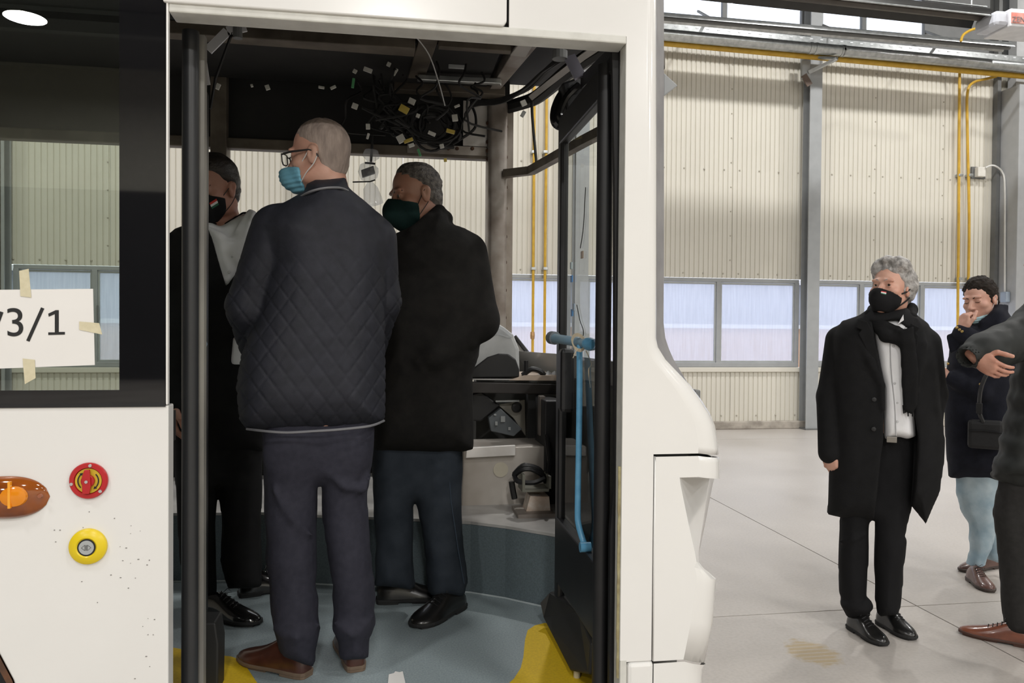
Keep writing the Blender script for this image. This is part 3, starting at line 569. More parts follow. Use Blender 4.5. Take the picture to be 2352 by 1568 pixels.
# dash frame, instrument binnacle, boxes
D = 3.9
MB().beam(Yp(1040, 888, D), Yp(1300, 893, D), .06, .055).build('dash_beam', pm('black_beam', (.035, .03, .028), rough=.4), bus, bevel=.004)
m = MB().prism([Yp(1040, 872, D-.02), Yp(1265, 873, D-.02), Yp(1278, 868, D+.1), Yp(1255, 864, D+.3), Yp(1040, 862, D+.3)], (0, 0, .006)); m.build('dash_plate', pm('platform_metal', (.55, .54, .52)), bus)
MB().prism([Yp(1170, 873, D-.03), Yp(1205, 862, D-.03), Yp(1280, 862, D-.03), Yp(1278, 874, D-.03)], (0, .3, .004)).build('torn_cover', pm('kraft_paper', (.72, .58, .46), (.60, .50, .42), scale=20), bus)
bn = MB().prism([Yp(a, b, D) for a, b in ((1060, 868), (1060, 815), (1085, 792), (1120, 760), (1137, 738), (1160, 752), (1180, 768), (1193, 800), (1195, 862))], (0, .42, 0)).build('instrument_binnacle', pm('grey_binnacle', (.55, .56, .56), (.42, .43, .43), rough=.5), bus, bevel=.02)
MB().prism([Yp(a, b, D-.012) for a, b in ((1060, 868), (1088, 845), (1120, 820), (1145, 812), (1168, 813), (1185, 825), (1193, 848), (1193, 866))], (0, .05, 0)).build('instrument_recess', black, bn, bevel=.006)
MB().prism([Yp(a, b, D-.02) for a, b in ((1108, 778), (1120, 762), (1138, 741), (1160, 754), (1182, 772), (1170, 776), (1145, 768), (1125, 775))], (0, .42, 0)).build('plastic_wrap', plastic, bn, bevel=.006)
q = Yp(1208, 850, D); MB().lathe([(.012, -.02), (.012, .05)], q, (0, 0, 1), 10).build('stub_post', black, bus)
MB().tube(curve([Yp(a, b, D) for a, b in ((1200, 862), (1220, 848), (1240, 852), (1250, 862))]), .014, 8).build('cable_bundle', black, bus, smooth=True)
rowsP = []
for i, t in enumerate(np.linspace(0, 1, 7)):
    rowsP.append([Yp(1237+t*45, 868-12*math.sin(s*3.1)-(5 if (i % 2) else 0), D+.0+.15*s) for s in np.linspace(0, 1, 5)])
MB().grid(rowsP, thick=(0, 0, -.004)).build('crumpled_film', pm('milky_film', (.62, .64, .66), rough=.2), bus)
# under-dash: seat box / controls
MB().prism([Yp(a, b, D+.02) for a, b in ((1080, 905), (1105, 898), (1150, 932), (1105, 968), (1082, 966))], (0, .25, 0)).build('steering_box', black, bus, bevel=.008)
dv = MB().prism([Yp(a, b, D-.03) for a, b in ((1122, 960), (1150, 938), (1200, 985), (1180, 1002), (1128, 990))], (0, .05, .0)).build('control_unit', pm('slate_plastic', (.12, .135, .145), rough=.4), bus, bevel=.004)
for a, b, w_, h_ in ((1155, 962, .022, .03), (1140, 972, .012, .02), (1170, 984, .012, .016), (1137, 952, .012, .008)):
    q = Yp(a, b, D-.035); MB().box(q[0]-w_/2, q[0]+w_/2, q[1]-.004, q[1]+.002, q[2]-h_/2, q[2]+h_/2).build('socket', grey, dv)
MB().prism([Yp(a, b, D+.06) for a, b in ((1145, 930), (1205, 918), (1207, 1000), (1180, 960))], (0, .02, 0)).build('bracket_plate', pm('brackets_steel', (.36, .34, .29), metal=.2, rough=.5), bus)
q = Yp(1187, 935, D+.05); MB().lathe([(.028, 0), (.026, .006), (.015, .008)], q, (0, -1, 0), 18).build('plate_hole', black, bus)
MB().beam(Yp(1138, 921, D), Yp(1192, 920, D), .02, .008).build('thin_rail', galv, bus)
MB().box(Yp(1213, 910, D)[0], Yp(1237, 910, D)[0], D, D+.06, PZ, Yp(1220, 905, D)[2]).build('support_post', pm('blackish', (.03, .032, .034)), bus)
MB().box(Yp(1240, 910, D-.2)[0], Yp(1252, 910, D-.2)[0], D-.2, D-.15, Yp(1240, 1000, D-.2)[2], Yp(1240, 910, D-.2)[2]).build('side_strip', steel, bus)
MB().box(Yp(1252, 925, D-.3)[0], Yp(1300, 925, D-.3)[0], D-.3, D-.05, PZ, Yp(1260, 920, D-.3)[2]).build('control_cabinet', black, bus, bevel=.006)
# welded steel box and pedestal
E0 = 3.62
wb_ = MB().prism([Yp(a, b, E0) for a, b in ((1064, 1052), (1066, 1030), (1268, 1024), (1268, 1160), (1210, 1158), (1060, 1166))], (0, .3, 0)).build('welded_seat_box', pm('seat_box_steel', (.58, .54, .49), (.42, .375, .33), metal=.15, rough=.45, scale=4), bus, bevel=.004)
MB().prism([Yp(a, b, E0-.02) for a, b in ((1070, 1052), (1072, 1028), (1184, 1022), (1184, 1046))], (0, .02, 0)).build('bright_flange', pm('bright_flange_steel', (.88, .85, .81), (.74, .70, .66), metal=.1, rough=.35), wb_, bevel=.003)
q = Yp(1150, 1078, E0-.001); MB().lathe([(.036, 0), (.036, .003)], q, (0, -1, 0), 24).build('round_plug', pm('brass_plug', (.66, .61, .49), metal=.2, rough=.5), wb_)
MB().prism([Yp(a, b, 3.40) for a, b in ((1200, 1207), (1268, 1207), (1262, 1140), (1218, 1139))], (0, .1, 0)).build('pedestal', pm('rusty_pedestal', (.74, .67, .60), (.48, .33, .22), metal=.1, rough=.6, scale=16), bus, bevel=.003)
q = Yp(1190, 1212, 3.34); MB().box(q[0], Yp(1275, 1212, 3.34)[0], 3.34, 3.52, PZ+.012, PZ+.03).build('pedestal_foot', steel, bus)
q0 = Yp(1206, 1130, 3.38); q1 = Yp(1266, 1104, 3.38)
m = MB(); m.box(q0[0], q1[0], 3.38, 3.5, q0[2], q0[2]+.012); m.box(q0[0]-.012, q0[0], 3.38, 3.5, q0[2], q1[2]+.03); m.box(q1[0]-.01, q1[0], 3.38, 3.5, q0[2], q1[2]+.02); m.build('pedestal_cradle', pm('olive_steel', (.24, .24, .20), metal=.4), bus)
m = MB(); random.seed(11)
for k in range(5):
    c = [Yp(1182+random.uniform(-4, 6)+0*k, 1090+random.uniform(-4, 4), 3.45), Yp(1205, 1070+random.uniform(-3, 8), 3.42), Yp(1240, 1082+random.uniform(-5, 8), 3.42), Yp(1252, 1100+random.uniform(-4, 6), 3.45), Yp(1262, 1075+random.uniform(-20, 6), 3.5), Yp(1255, 1000, 3.6)]
    m.tube(curve(c, 5), .010, 6)
m.tube(curve([Yp(1182, 1092, 3.45), Yp(1190, 1105, 3.42), Yp(1225, 1108, 3.4), Yp(1250, 1098, 3.42)], 5), .012, 6); m.tube([Yp(1175, 1105, 3.5), Yp(1178, 1125, 3.5), Yp(1182, 1145, 3.5)], .014, 6)
tag(m.build('cable_coil', black, bus, smooth=True), kind='stuff')
# overhead wire harness
m = MB(); random.seed(21); hx = []
for k in range(16):
    a = V((random.uniform(-.2, .5), random.uniform(3.9, 4.3), 2.8)); L_ = [a]
    for j in range(5): L_.append(a+V((random.uniform(-.03, .035)*(j+1), random.uniform(-.08, .05), -.06*(j+1)+random.uniform(-.04, .05))))
    m.tube(curve(L_, 4), .006, 5)
for k in range(9):
    c = Yp(995+random.uniform(-12, 12), 285+random.uniform(-10, 10), 4.2); rx = random.uniform(.10, .16); rz = random.uniform(.08, .13)
    m.tube([c+V((rx*math.cos(t), .04*math.sin(t+k), rz*math.sin(t))) for t in np.linspace(0, 2*math.pi, 22)[:-1]], .008, 5, close=True)
for k in range(7):
    c = Yp(925+random.uniform(-15, 15), 270+random.uniform(-15, 15), 4.25); rx = random.uniform(.06, .11); rz = random.uniform(.05, .11)
    m.tube([c+V((rx*math.cos(t), .04*math.sin(t+k), rz*math.sin(t))) for t in np.linspace(0, 2*math.pi, 18)[:-1]], .007, 5, close=True)
for k in range(6):
    m.tube(curve([Yp(1290, 125+3*k, 3.5), Yp(1250+random.uniform(-8, 8), 165, 3.7), Yp(1210+random.uniform(-10, 10), 205, 3.9), Yp(1150, 232+random.uniform(-6, 8), 4.1), Yp(1080, 240+random.uniform(-8, 8), 4.2)], 5), .008, 5)
m.tube(curve([Yp(1082, 240, 4.4), Yp(1092, 265, 4.38), Yp(1090, 295, 4.36), Yp(1060, 318, 4.36), Yp(1040, 330, 4.4)], 5), .008, 6)
m.tube(curve([Yp(900, 215, 4.2), Yp(935, 250, 4.2), Yp(985, 330, 4.25), Yp(1040, 338, 4.4)], 5), .012, 6)
tag(m.build('wire_harness', pm('wire_black', (.005, .005, .005), rough=.7), bus, smooth=True), kind='stuff')
MB().tube(curve([Yp(950, 78, 3.6), Yp(985, 125, 3.7), Yp(1008, 190, 3.8), Yp(1022, 243, 3.85)], 5), .003, 5).build('thin_wire', pm('pale_wire', (.5, .5, .5)), bus)
MB().tube(curve([Yp(1223, 215, 4.2), Yp(1222, 255, 4.2), Yp(1228, 330, 4.2), Yp(1232, 372, 4.2)], 5), .008, 6).build('hanging_strap', black, bus)
rngc = random.Random(4)
for i, (px, py, mt, w_, h_) in enumerate([(845, 160, tagw, .045, .022), (815, 163, tagw, .02, .02), (811, 190, tagg, .014, .05), (893, 147, tagw, .02, .022), (908, 165, tagw, .014, .04), (738, 200, tagw, .03, .012), (765, 200, tagw, .03, .014), (614, 200, tagw, .022, .025), (578, 196, tagw, .012, .014), (815, 243, tagw, .03, .028), (845, 290, tagw, .022, .028), (845, 312, tagw, .012, .03),
        (946, 232, tagw, .036, .03), (928, 250, tagy, .05, .036), (960, 265, tagw, .02, .02), (921, 318, tagw, .04, .04), (938, 322, tagy, .05, .018), (945, 333, tagw, .03, .018), (963, 350, tagg, .012, .04), (992, 306, tagw, .04, .018), (1035, 301, tagy, .045, .02), (1045, 270, tagw, .03, .035), (1015, 335, tagw, .022, .022), (1050, 243, tagw, .03, .012), (1203, 236, tagw, .03, .03), (1202, 261, grey, .02, .034), (1023, 367, tagy, .016, .018), (1047, 135, grey, .05, .02), (1050, 152, grey, .09, .022), (500, 198, tagw, .02, .03)]):
    q = Yp(px, py, 4.05 if py > 100 else 3.6); a = rngc.uniform(-.6, .6); u = V((math.cos(a), 0, math.sin(a))); v_ = V((-math.sin(a), 0, math.cos(a)))
    MB().prism([q-u*w_/2-v_*h_/2, q+u*w_/2-v_*h_/2, q+u*w_/2+v_*h_/2, q-u*w_/2+v_*h_/2], (0, .012, 0)).build('connector', mt, bus, bevel=.002)
# ---- right door leaf
def leaf(n0, n1, y0, y1, zt0, zb, name, hand):
    d = empty(name, (0, 3.3, 0)); d.parent = bus; d.location = (0, 0, 0); LOC[d.name] = LOC[bus.name]; return d
xa = Yp(1385, 800, 2.25)[0]; xb = Yp(1291, 800, 2.83)[0]; lz1 = Yp(1388, 150, 2.25)[2]; lz0 = .36
ld = leaf(0, 0, 0, 0, 0, 0, 'door_leaf', 0)
MB().tube([(xa, 2.25, lz0), (xa, 2.25, lz1)], .0245, 16).build('hinge_post', black, ld, smooth=True)
MB().box(xb-.015, xb+.017, 2.81, 2.87, lz0+.06, lz1).build('edge_post', black, ld, bevel=.012)
MB().beam((xa, 2.25, lz1-.05), (xb, 2.84, lz1-.05), .035, .10).build('top_rail', black, ld, bevel=.006)
MB().beam((xa, 2.25, .62), (xb, 2.84, .62), .04, .24).build('bottom_rail', black, ld, bevel=.006)
MB().add([(xa, 2.26, .72), (xb, 2.83, .72), (xb, 2.83, lz1-.1), (xa, 2.26, lz1-.1)], [(0, 1, 2, 3)]).build('door_pane', doorglass, ld)
# wedge cover at the foot
wx = xb-.03
cov = [Yp(a, b, y) for a, b, y in ((1262, 1357, 2.9), (1246, 1385, 2.9), (1248, 1420, 2.9), (1308, 1540, 2.45), (1352, 1550, 2.3), (1356, 1475, 2.3), (1330, 1400, 2.6), (1320, 1372, 2.75))]
MB().prism(cov, (.05, .0, 0)).build('foot_cover', pm('foot_black', (.02, .02, .02), rough=.6), ld, bevel=.008)
q = Yp(1325, 1543, 2.45); MB().lathe([(.011, -.02), (.011, .02)], q, (0, 0, 1), 10).build('guide_pin', pm('ivory_pin', (.6, .55, .4)), ld)
rx = xa-.075
h = MB().tube(curve([Yp(1331, 792, 2.5), Yp(1331, 900, 2.48), Yp(1329, 1050, 2.46), Yp(1327, 1170, 2.44), Yp(1329, 1205, 2.43), Yp(1340, 1243, 2.41), Yp(1346, 1258, 2.38)], 5), .0105, 12).build('handrail', bluerail, ld, smooth=True)
MB().tube([Yp(1274, 777, 2.72), Yp(1300, 781, 2.62), Yp(1362, 791, 2.42)], .0165, 12).build('rail_arm', pm('blue_taped_arm', (.24, .36, .44), (.20, .34, .46), rough=.3), h, smooth=True)
MB().lathe([(.024, -.012), (.024, .02), (.016, .026)], Yp(1272, 776, 2.73), Yp(1274, 777, 2.7)-Yp(1362, 791, 2.42), 16).build('end_cap', pm('grey_cap', (.16, .18, .2)), h, smooth=True)
MB().lathe([(.020, -.02), (.022, 0), (.018, .03)], Yp(1355, 790, 2.42), Yp(1362, 791, 2.42)-Yp(1274, 777, 2.72), 16).build('elbow', bluerail, h, smooth=True)
MB().lathe([(.016, -.02), (.016, .015)], Yp(1346, 1256, 2.38), (1, 0, 0), 14).build('lower_elbow', bluerail, h, smooth=True)
m = MB()
for k in range(5): c = Yp(1329, 789, 2.47); m.tube([c+V((.02*math.cos(t)*(1+.04*k), .02*math.sin(t), .026*math.sin(t)+.002*k)) for t in np.linspace(0, 2*math.pi, 14)[:-1]], .0022, 4, close=True)
m.tube(curve([Yp(1328, 800, 2.44), Yp(1318, 815, 2.43), Yp(1324, 805, 2.44), Yp(1316, 822, 2.42)]), .0018, 4); m.tube(curve([Yp(1346, 805, 2.44), Yp(1358, 835, 2.42), Yp(1352, 850, 2.42), Yp(1356, 890, 2.42)]), .0022, 4)
m.build('tie_string', pm('twine', (.55, .47, .34)), h)
q0 = Yp(1284, 800, 2.70); q1 = Yp(1314, 945, 2.70); MB().box(q0[0], q1[0], 2.66, 2.72, q1[2], q0[2]).build('lock_housing', black, ld, bevel=.014)
for (pp, cc) in (((1312, 610), (.5, .6, .62)), ((1313, 640), (.08, .25, .55)), ((1318, 705), (.4, .5, .6)), ((1314, 718), (.10, .3, .6)), ((1337, 585), (.45, .36, .28))):
    q = Xp(*pp, xb-.0 if False else (xa+xb)/2-.006); MB().box(q[0]-.002, q[0]+.002, q[1]-.012, q[1]+.012, q[2]-.012, q[2]+.012).build('tape_scrap', pm('scrap_%d' % int(cc[2]*100+cc[0]*10), cc), ld)
for pts_ in ([(1325, 700), (1332, 735), (1340, 760), (1337, 785)], [(1345, 430), (1340, 520), (1333, 570)]):
    MB().tube(curve([Xp(a, b, (xa+xb)/2-.004) for a, b in pts_]), .0015, 4).build('loose_wire', black, ld)
# mechanism above it
m = MB(); m.tube(curve([Yp(1322, 200, 3.0), Yp(1292, 215, 3.0), Yp(1275, 250, 3.0), Yp(1274, 280, 3.0), Yp(1288, 290, 3.0), Yp(1302, 275, 3.0), Yp(1318, 235, 3.0)], 5), .017, 8)
m.tube(curve([Yp(1330, 195, 2.95), Yp(1300, 225, 2.95), Yp(1286, 262, 2.95), Yp(1297, 280, 2.95), Yp(1312, 262, 2.95), Yp(1340, 220, 2.95)], 5), .014, 8)
tag(m.build('hose_loop', pm('shiny_hose', (.012, .012, .012), rough=.15), bus, smooth=True), kind='stuff')
MB().prism([Yp(a, b, 2.95) for a, b in ((1290, 190), (1345, 170), (1365, 200), (1330, 235), (1330, 265), (1305, 270))], (0, .08, 0)).build('door_drive', black, bus, bevel=.01)
MB().beam(Yp(1308, 130, 2.9), Yp(1333, 178, 2.85), .045, .012, up=(0, 1, .3)).build('drive_arm', pm('zinc_arm', (.30, .29, .34), metal=.6, rough=.4), bus)
MB().lathe([(.03, -.02), (.03, .01), (.016, .012), (.016, .04)], Yp(1286, 124, 2.9), (0, 0, 1), 14).build('drive_pivot', greydk, bus)
MB().beam(Yp(1345, 190, 2.9), Yp(1425, 118, 2.3), .04, .05).build('drive_rail', black, bus)
MB().box(Yp(1402, 130, 2.2)[0], Yp(1420, 130, 2.2)[0], 2.2, 2.24, Yp(1410, 165, 2.2)[2], Yp(1410, 128, 2.2)[2]).build('rail_block', black, bus, bevel=.004)
sl = [Yp(a, b, 2.165) for a, b in ((1400, 1568), (1424, 1568), (1428, 1000), (1428, 400), (1420, 116), (1406, 116), (1412, 400), (1412, 1100), (1402, 1220))]
MB().prism([sl[0]+V((0, 0, -.2)), sl[1]+V((0, 0, -.2))]+sl[2:], (0, .02, 0)).build('door_seal', black, bus)
MB().box(xr-.002, xr+.10, YF+.055, YF+.075, .25, 2.5).build('pillar_inner', dark, bus)
# ---- left door leaf (seen edge-on)
ll = leaf(0, 0, 0, 0, 0, 0, 'door_leaf', 0)
xa2 = Yp(437, 800, 2.25)[0]; lz = Yp(437, 72, 2.25)[2]; xb2 = Yp(462, 800, 2.8)[0]
MB().tube([(xa2, 2.25, lz0), (xa2, 2.25, lz)], .0225, 18).build('hinge_post', pm('leaf_black', (.022, .023, .025), rough=.38), ll, smooth=True)
MB().box(xa2+.018, xa2+.032, 2.27, 2.30, lz0, lz).build('edge_strip', pm('strip_grey', (.26, .25, .22), (.14, .135, .125), rough=.4, stretch=(1, 1, .3)), ll)
MB().box(xb2-.018, xb2+.02, 2.78, 2.83, lz0+.06, lz).build('edge_post', pm('leaf_black', (.022, .023, .025)), ll, bevel=.012)
MB().beam((xa2, 2.25, lz-.05), (xb2, 2.8, lz-.05), .035, .10).build('top_rail', black, ll); MB().beam((xa2, 2.25, .58), (xb2, 2.8, .58), .04, .3).build('bottom_rail', black, ll)
MB().add([(xa2, 2.26, .72), (xb2, 2.8, .72), (xb2, 2.8, lz-.1), (xa2, 2.26, lz-.1)], [(0, 1, 2, 3)]).build('door_pane', doorglass, ll)
MB().prism([Yp(a, b, 2.5) for a, b in ((452, 1430), (495, 1430), (502, 1480), (500, 1600), (452, 1600))], (0, .1, 0)).build('foot_cover', pm('foot_black', (.02, .02, .02)), ll, bevel=.006)
h = MB().tube(curve([Yp(461, 800, 2.42), Yp(461, 1000, 2.42), Yp(461, 1200, 2.42), Yp(461, 1310, 2.42), Yp(459, 1328, 2.40), Yp(448, 1332, 2.36)], 4), .0105, 12).build('handrail', bluerail, ll, smooth=True)
MB().lathe([(.018, -.02), (.018, .018)], Yp(455, 804, 2.4), (1, .3, 0), 14).build('elbow', bluerail, h, smooth=True)
MB().tube([Yp(461, 802, 2.42), Yp(468, 790, 2.6)], .012, 8).build('rail_arm', pm('blue_taped_arm', (.24, .36, .44)), h)
m = MB()
for k in range(3): c = Yp(462, 812, 2.4); m.tube([c+V((.012*math.cos(t), .01*math.sin(t), .02*math.sin(t)+.003*k)) for t in np.linspace(0, 2*math.pi, 12)[:-1]], .0018, 4, close=True)
m.build('tie_string', pm('twine', (.55, .47, .34)), h)
m = MB(); m.beam(Yp(478, 116, 2.75), Yp(522, 72, 2.75), .03, .008, up=(0, 1, 0)); m.beam(Yp(522, 72, 2.75), Yp(565, 62, 2.75), .03, .008, up=(0, 1, 0)); m.build('drive_arm', pm('zinc_light', (.70, .70, .72), metal=.1, rough=.45), bus)
MB().lathe([(.016, -.03), (.016, .02)], Yp(546, 68, 2.75), (0, 0, 1), 12).build('drive_pivot', greydk, bus)
MB().tube([Yp(533, 75, 2.75), Yp(495, 180, 2.75), Yp(483, 250, 2.75)], .005, 5).build('loose_wire', black, bus)
MB().beam(Yp(466, 130, 2.7), Yp(476, 195, 2.7), .02, .006, up=(0, 1, 0)).build('drive_arm', pm('zinc_light', (.55, .55, .58)), bus)
# yellow floor areas
P = [Zp(a, b, FZ) for a, b in ((1252, 1431), (1228, 1437), (1212, 1448), (1206, 1470), (1202, 1510), (1196, 1535), (1180, 1560), (1120, 1610), (1500, 1640), (1410, 1520), (1330, 1450))]
MB().prism(P, (0, 0, .002)).build('yellow_marking', ylfloor, bus)
P = [Zp(a, b, FZ) for a, b in ((380, 1485), (497, 1505), (530, 1508), (552, 1516), (566, 1532), (590, 1568), (620, 1620), (300, 1640))]
MB().prism(P, (0, 0, .002)).build('yellow_marking', ylfloor, bus)
# things on the bus
sc = Zp(912, 1556, FZ+.003)
tag(MB().prism([Zp(a, b, FZ+.001) for a, b in ((893, 1549), (905, 1546), (908, 1542), (917, 1544), (925, 1542), (931, 1568), (925, 1580), (890, 1580))], (0, 0, .0015)).build('paper_scrap', paper), 'torn scrap of white paper lying on the blue grey bus floor', 'paper')
ps = empty('paper_sheet', F(60, 840, YF-.006))
MB().prism([F(a, b, YF-.005) for a, b in ((-160, 667), (214, 663), (218, 838), (-160, 852))], (0, -.001, 0)).build('sheet', paper, ps)
def letter(ch, px, py, h): q = F(px, py, YF-.0068); return txt(ch, h/.70, ink, 'lettering', ps, q, F(100, 770)-F(0, 772.5), (0, 0, 1), .0002)
letter('3', 11, 772, .071)
MB().prism([F(a_, b_, YF-.0066) for a_, b_ in ((111, 769), (111, 763), (126, 763), (126, 721), (112, 727), (111, 720), (128, 712), (135, 712), (135, 762), (149, 762), (149, 768))], (0, -.0004, 0)).build('lettering', ink, ps)
for a, b in (((64, 783), (98, 707)), ((-21, 785), (4, 716))): MB().beam(F(*a, YF-.0068), F(*b, YF-.0068), .008, .0006, up=(0, 1, 0)).build('lettering', ink, ps)
for poly in ([(44, 622), (66, 617), (72, 683), (47, 680)], [(182, 738), (228, 742), (235, 768), (182, 757)], [(52, 823), (80, 826), (82, 868), (57, 882)]):
    MB().prism([F(a, b, YF-.0072) for a, b in poly], (0, -.0004, 0)).build('tape_strip', tape, ps)
tag(ps, 'white paper sheet with large printed digits taped to the dark bus window', 'paper')
# plastic-bagged sensor hanging from the header
bs = empty('bagged_sensor', Yp(850, 470, 4.3)); Yb = 4.3
MB().tube([Yp(856, 280, Yb), Yp(854, 345, Yb), Yp(852, 372, Yb)], .007, 6).build('cord', black, bs)
def blob(pts, mat, nm): 
    m = MB(); c = [Yp(a, b, Yb) for a, b, r in pts]; random.seed(9); m.tube(c, [r for a, b, r in pts], 12); return m.build(nm, mat, bs, smooth=True)
blob([(853, 345, .035), (852, 360, .048), (850, 372, .016), (848, 382, .05), (846, 395, .056), (848, 410, .045), (850, 418, .014), (851, 432, .04), (856, 455, .05), (860, 470, .05)], plastic, 'plastic_bag')
MB().prism([Yp(a, b, Yb-.01) for a, b in ((829, 390), (858, 380), (862, 397), (832, 407))], (0, .03, 0)).build('sensor', black, bs, bevel=.004)
MB().tube([Yp(810, 418, Yb-.03), Yp(850, 417, Yb-.03), Yp(862, 413, Yb-.03)], .004, 5).build('cable_tie', black, bs)
MB().tube([Yp(838, 374, Yb-.02), Yp(862, 376, Yb-.02)], .006, 5).build('cable_tie', black, bs)
tag(bs, 'small black sensor wrapped in clear plastic hanging between the two men in the bus', 'sensor')
# ================================================================== PEOPLE
# ---- signed-distance modelling: fields on a rectilinear grid, meshed with surface nets
def axis(lo, hi, c, fine):
    x = lo; out = [lo]
    while x < hi:
        st = c
        for a, b, h in fine:
            if a-h <= x <= b: st = min(st, h)
            elif x < a < x+st: st = min(st, max(a-x, h))
        x += st; out.append(x)
    return np.array(out, np.float32)
def smin(a, b, k):
    if k <= 0: return np.minimum(a, b)
    h = np.clip(.5+.5*(b-a)/k, 0, 1); return b*(1-h)+a*h-(0*h)-k*h*(1-h) if False else (b+(a-b)*h-k*h*(1-h))
class Field:
    def __init__(s, lo, hi, c=.012, fx=(), fy=(), fz=()):
        s.ax = [axis(lo[i], hi[i], c, f) for i, f in enumerate((fx, fy, fz))]; s.F = np.full([len(a) for a in s.ax], .5, np.float32)
    def sl(s, lo, hi):
        r = [slice(max(0, np.searchsorted(a, l)-1), np.searchsorted(a, h)+1) for a, l, h in zip(s.ax, lo, hi)]
        x, y, z = [a[q] for a, q in zip(s.ax, r)]
        return tuple(r), x[:, None, None], y[None, :, None], z[None, None, :]
    def op(s, fn, lo, hi, k, mode='+', pad=.05):
        r, x, y, z = s.sl(V(lo)-pad, V(hi)+pad)
        if 0 in s.F[r].shape: return s
        d = fn(x, y, z)
        if mode == '+': s.F[r] = smin(s.F[r], d, k)
        elif mode == '-': s.F[r] = -smin(-s.F[r], d, k)
        else: s.F = np.maximum(s.F, fn(s.ax[0][:, None, None], s.ax[1][None, :, None], s.ax[2][None, None, :]))
        return s
    def cone(s, a, b, ra, rb, k=.01, mode='+', sq=None):
        a = V(a); b = V(b); ab = b-a; L2 = max(ab@ab, 1e-9); R = max(ra, rb)
        def fn(x, y, z):
            px, py, pz = x-a[0], y-a[1], z-a[2]; t = np.clip((px*ab[0]+py*ab[1]+pz*ab[2])/L2, 0, 1)
            return np.sqrt((px-t*ab[0])**2+(py-t*ab[1])**2+(pz-t*ab[2])**2)-(ra+(rb-ra)*t)
        return s.op(fn, np.minimum(a, b)-R, np.maximum(a, b)+R, k, mode)
    def chain(s, pts, rs, k=.01, mode='+'):
        for i in range(len(pts)-1): s.cone(pts[i], pts[i+1], rs[i], rs[i+1], k, mode)
        return s
    def ell(s, c, r, k=.01, mode='+', M=None):
        c = V(c); r = V(r)
        def fn(x, y, z):
            px, py, pz = x-c[0], y-c[1], z-c[2]
            if M is not None: px, py, pz = [M[0][i]*px+M[1][i]*py+M[2][i]*pz for i in range(3)]
            k0 = np.sqrt((px/r[0])**2+(py/r[1])**2+(pz/r[2])**2); k1 = np.sqrt((px/r[0]**2)**2+(py/r[1]**2)**2+(pz/r[2]**2)**2)+1e-9
            return k0*(k0-1)/k1
        R = r.max() if M is not None else r
        return s.op(fn, c-R, c+R, k, mode)
    def infl(s, poly, b, R, cy=0., k=.012, mode='+', bf=None):
        """body with the outline poly (x,z) and rounded front and back; cy may be a function of z, (b front, bf back)"""
        P = V(poly)
        def fn(x, y, z):
            sd = poly_sd(P, x[:, 0, 0][:, None], z[0, 0, :][None, :]); prof = np.sqrt(np.maximum(1-(1-np.clip(-sd/R, 0, 1))**2, 0))
            c = cy(z) if callable(cy) else cy
            bb = np.where(y-c < 0, b, bf or b); q = np.abs(y-c)-bb*prof[:, None, :]
            return np.where(sd[:, None, :] > 0, np.maximum(sd[:, None, :], q), np.maximum(q*.7, sd[:, None, :]))
        m = max(b, bf or b)+.12
        return s.op(fn, (P[:, 0].min(), -m, P[:, 1].min()), (P[:, 0].max(), m, P[:, 1].max()), k, mode)
    def prism(s, poly, y0, y1, k=.004, mode='+'):
        P = V(poly)
        def fn(x, y, z):
            sd = poly_sd(P, x[:, 0, 0][:, None], z[0, 0, :][None, :])[:, None, :]
            return np.maximum(sd, np.maximum(y0-y, y-y1))
        return s.op(fn, (P[:, 0].min(), y0, P[:, 1].min()), (P[:, 0].max(), y1, P[:, 1].max()), k, mode)
    def clip(s, n, d):                       # keep n.p < d
        return s.op(lambda x, y, z: n[0]*x+n[1]*y+n[2]*z-d, (0, 0, 0), (0, 0, 0), 0, 'c')
    def mesh(s, relax=1):
        return nets(s.F, s.ax, relax)
def poly_sd(P, x, z):
    d = None; ins = np.zeros(np.broadcast(x, z).shape, bool); n = len(P)
    for i in range(n):
        a = P[i]; b = P[(i+1) % n]; e = b-a; px = x-a[0]; pz = z-a[1]; t = np.clip((px*e[0]+pz*e[1])/(e@e+1e-12), 0, 1)
        q = (px-t*e[0])**2+(pz-t*e[1])**2; d = q if d is None else np.minimum(d, q)
        if a[1] != b[1]: ins ^= ((a[1] > z) != (b[1] > z)) & (x < (b[0]-a[0])*(z-a[1])/(b[1]-a[1])+a[0])
    d = np.sqrt(d); return np.where(ins, -d, d)
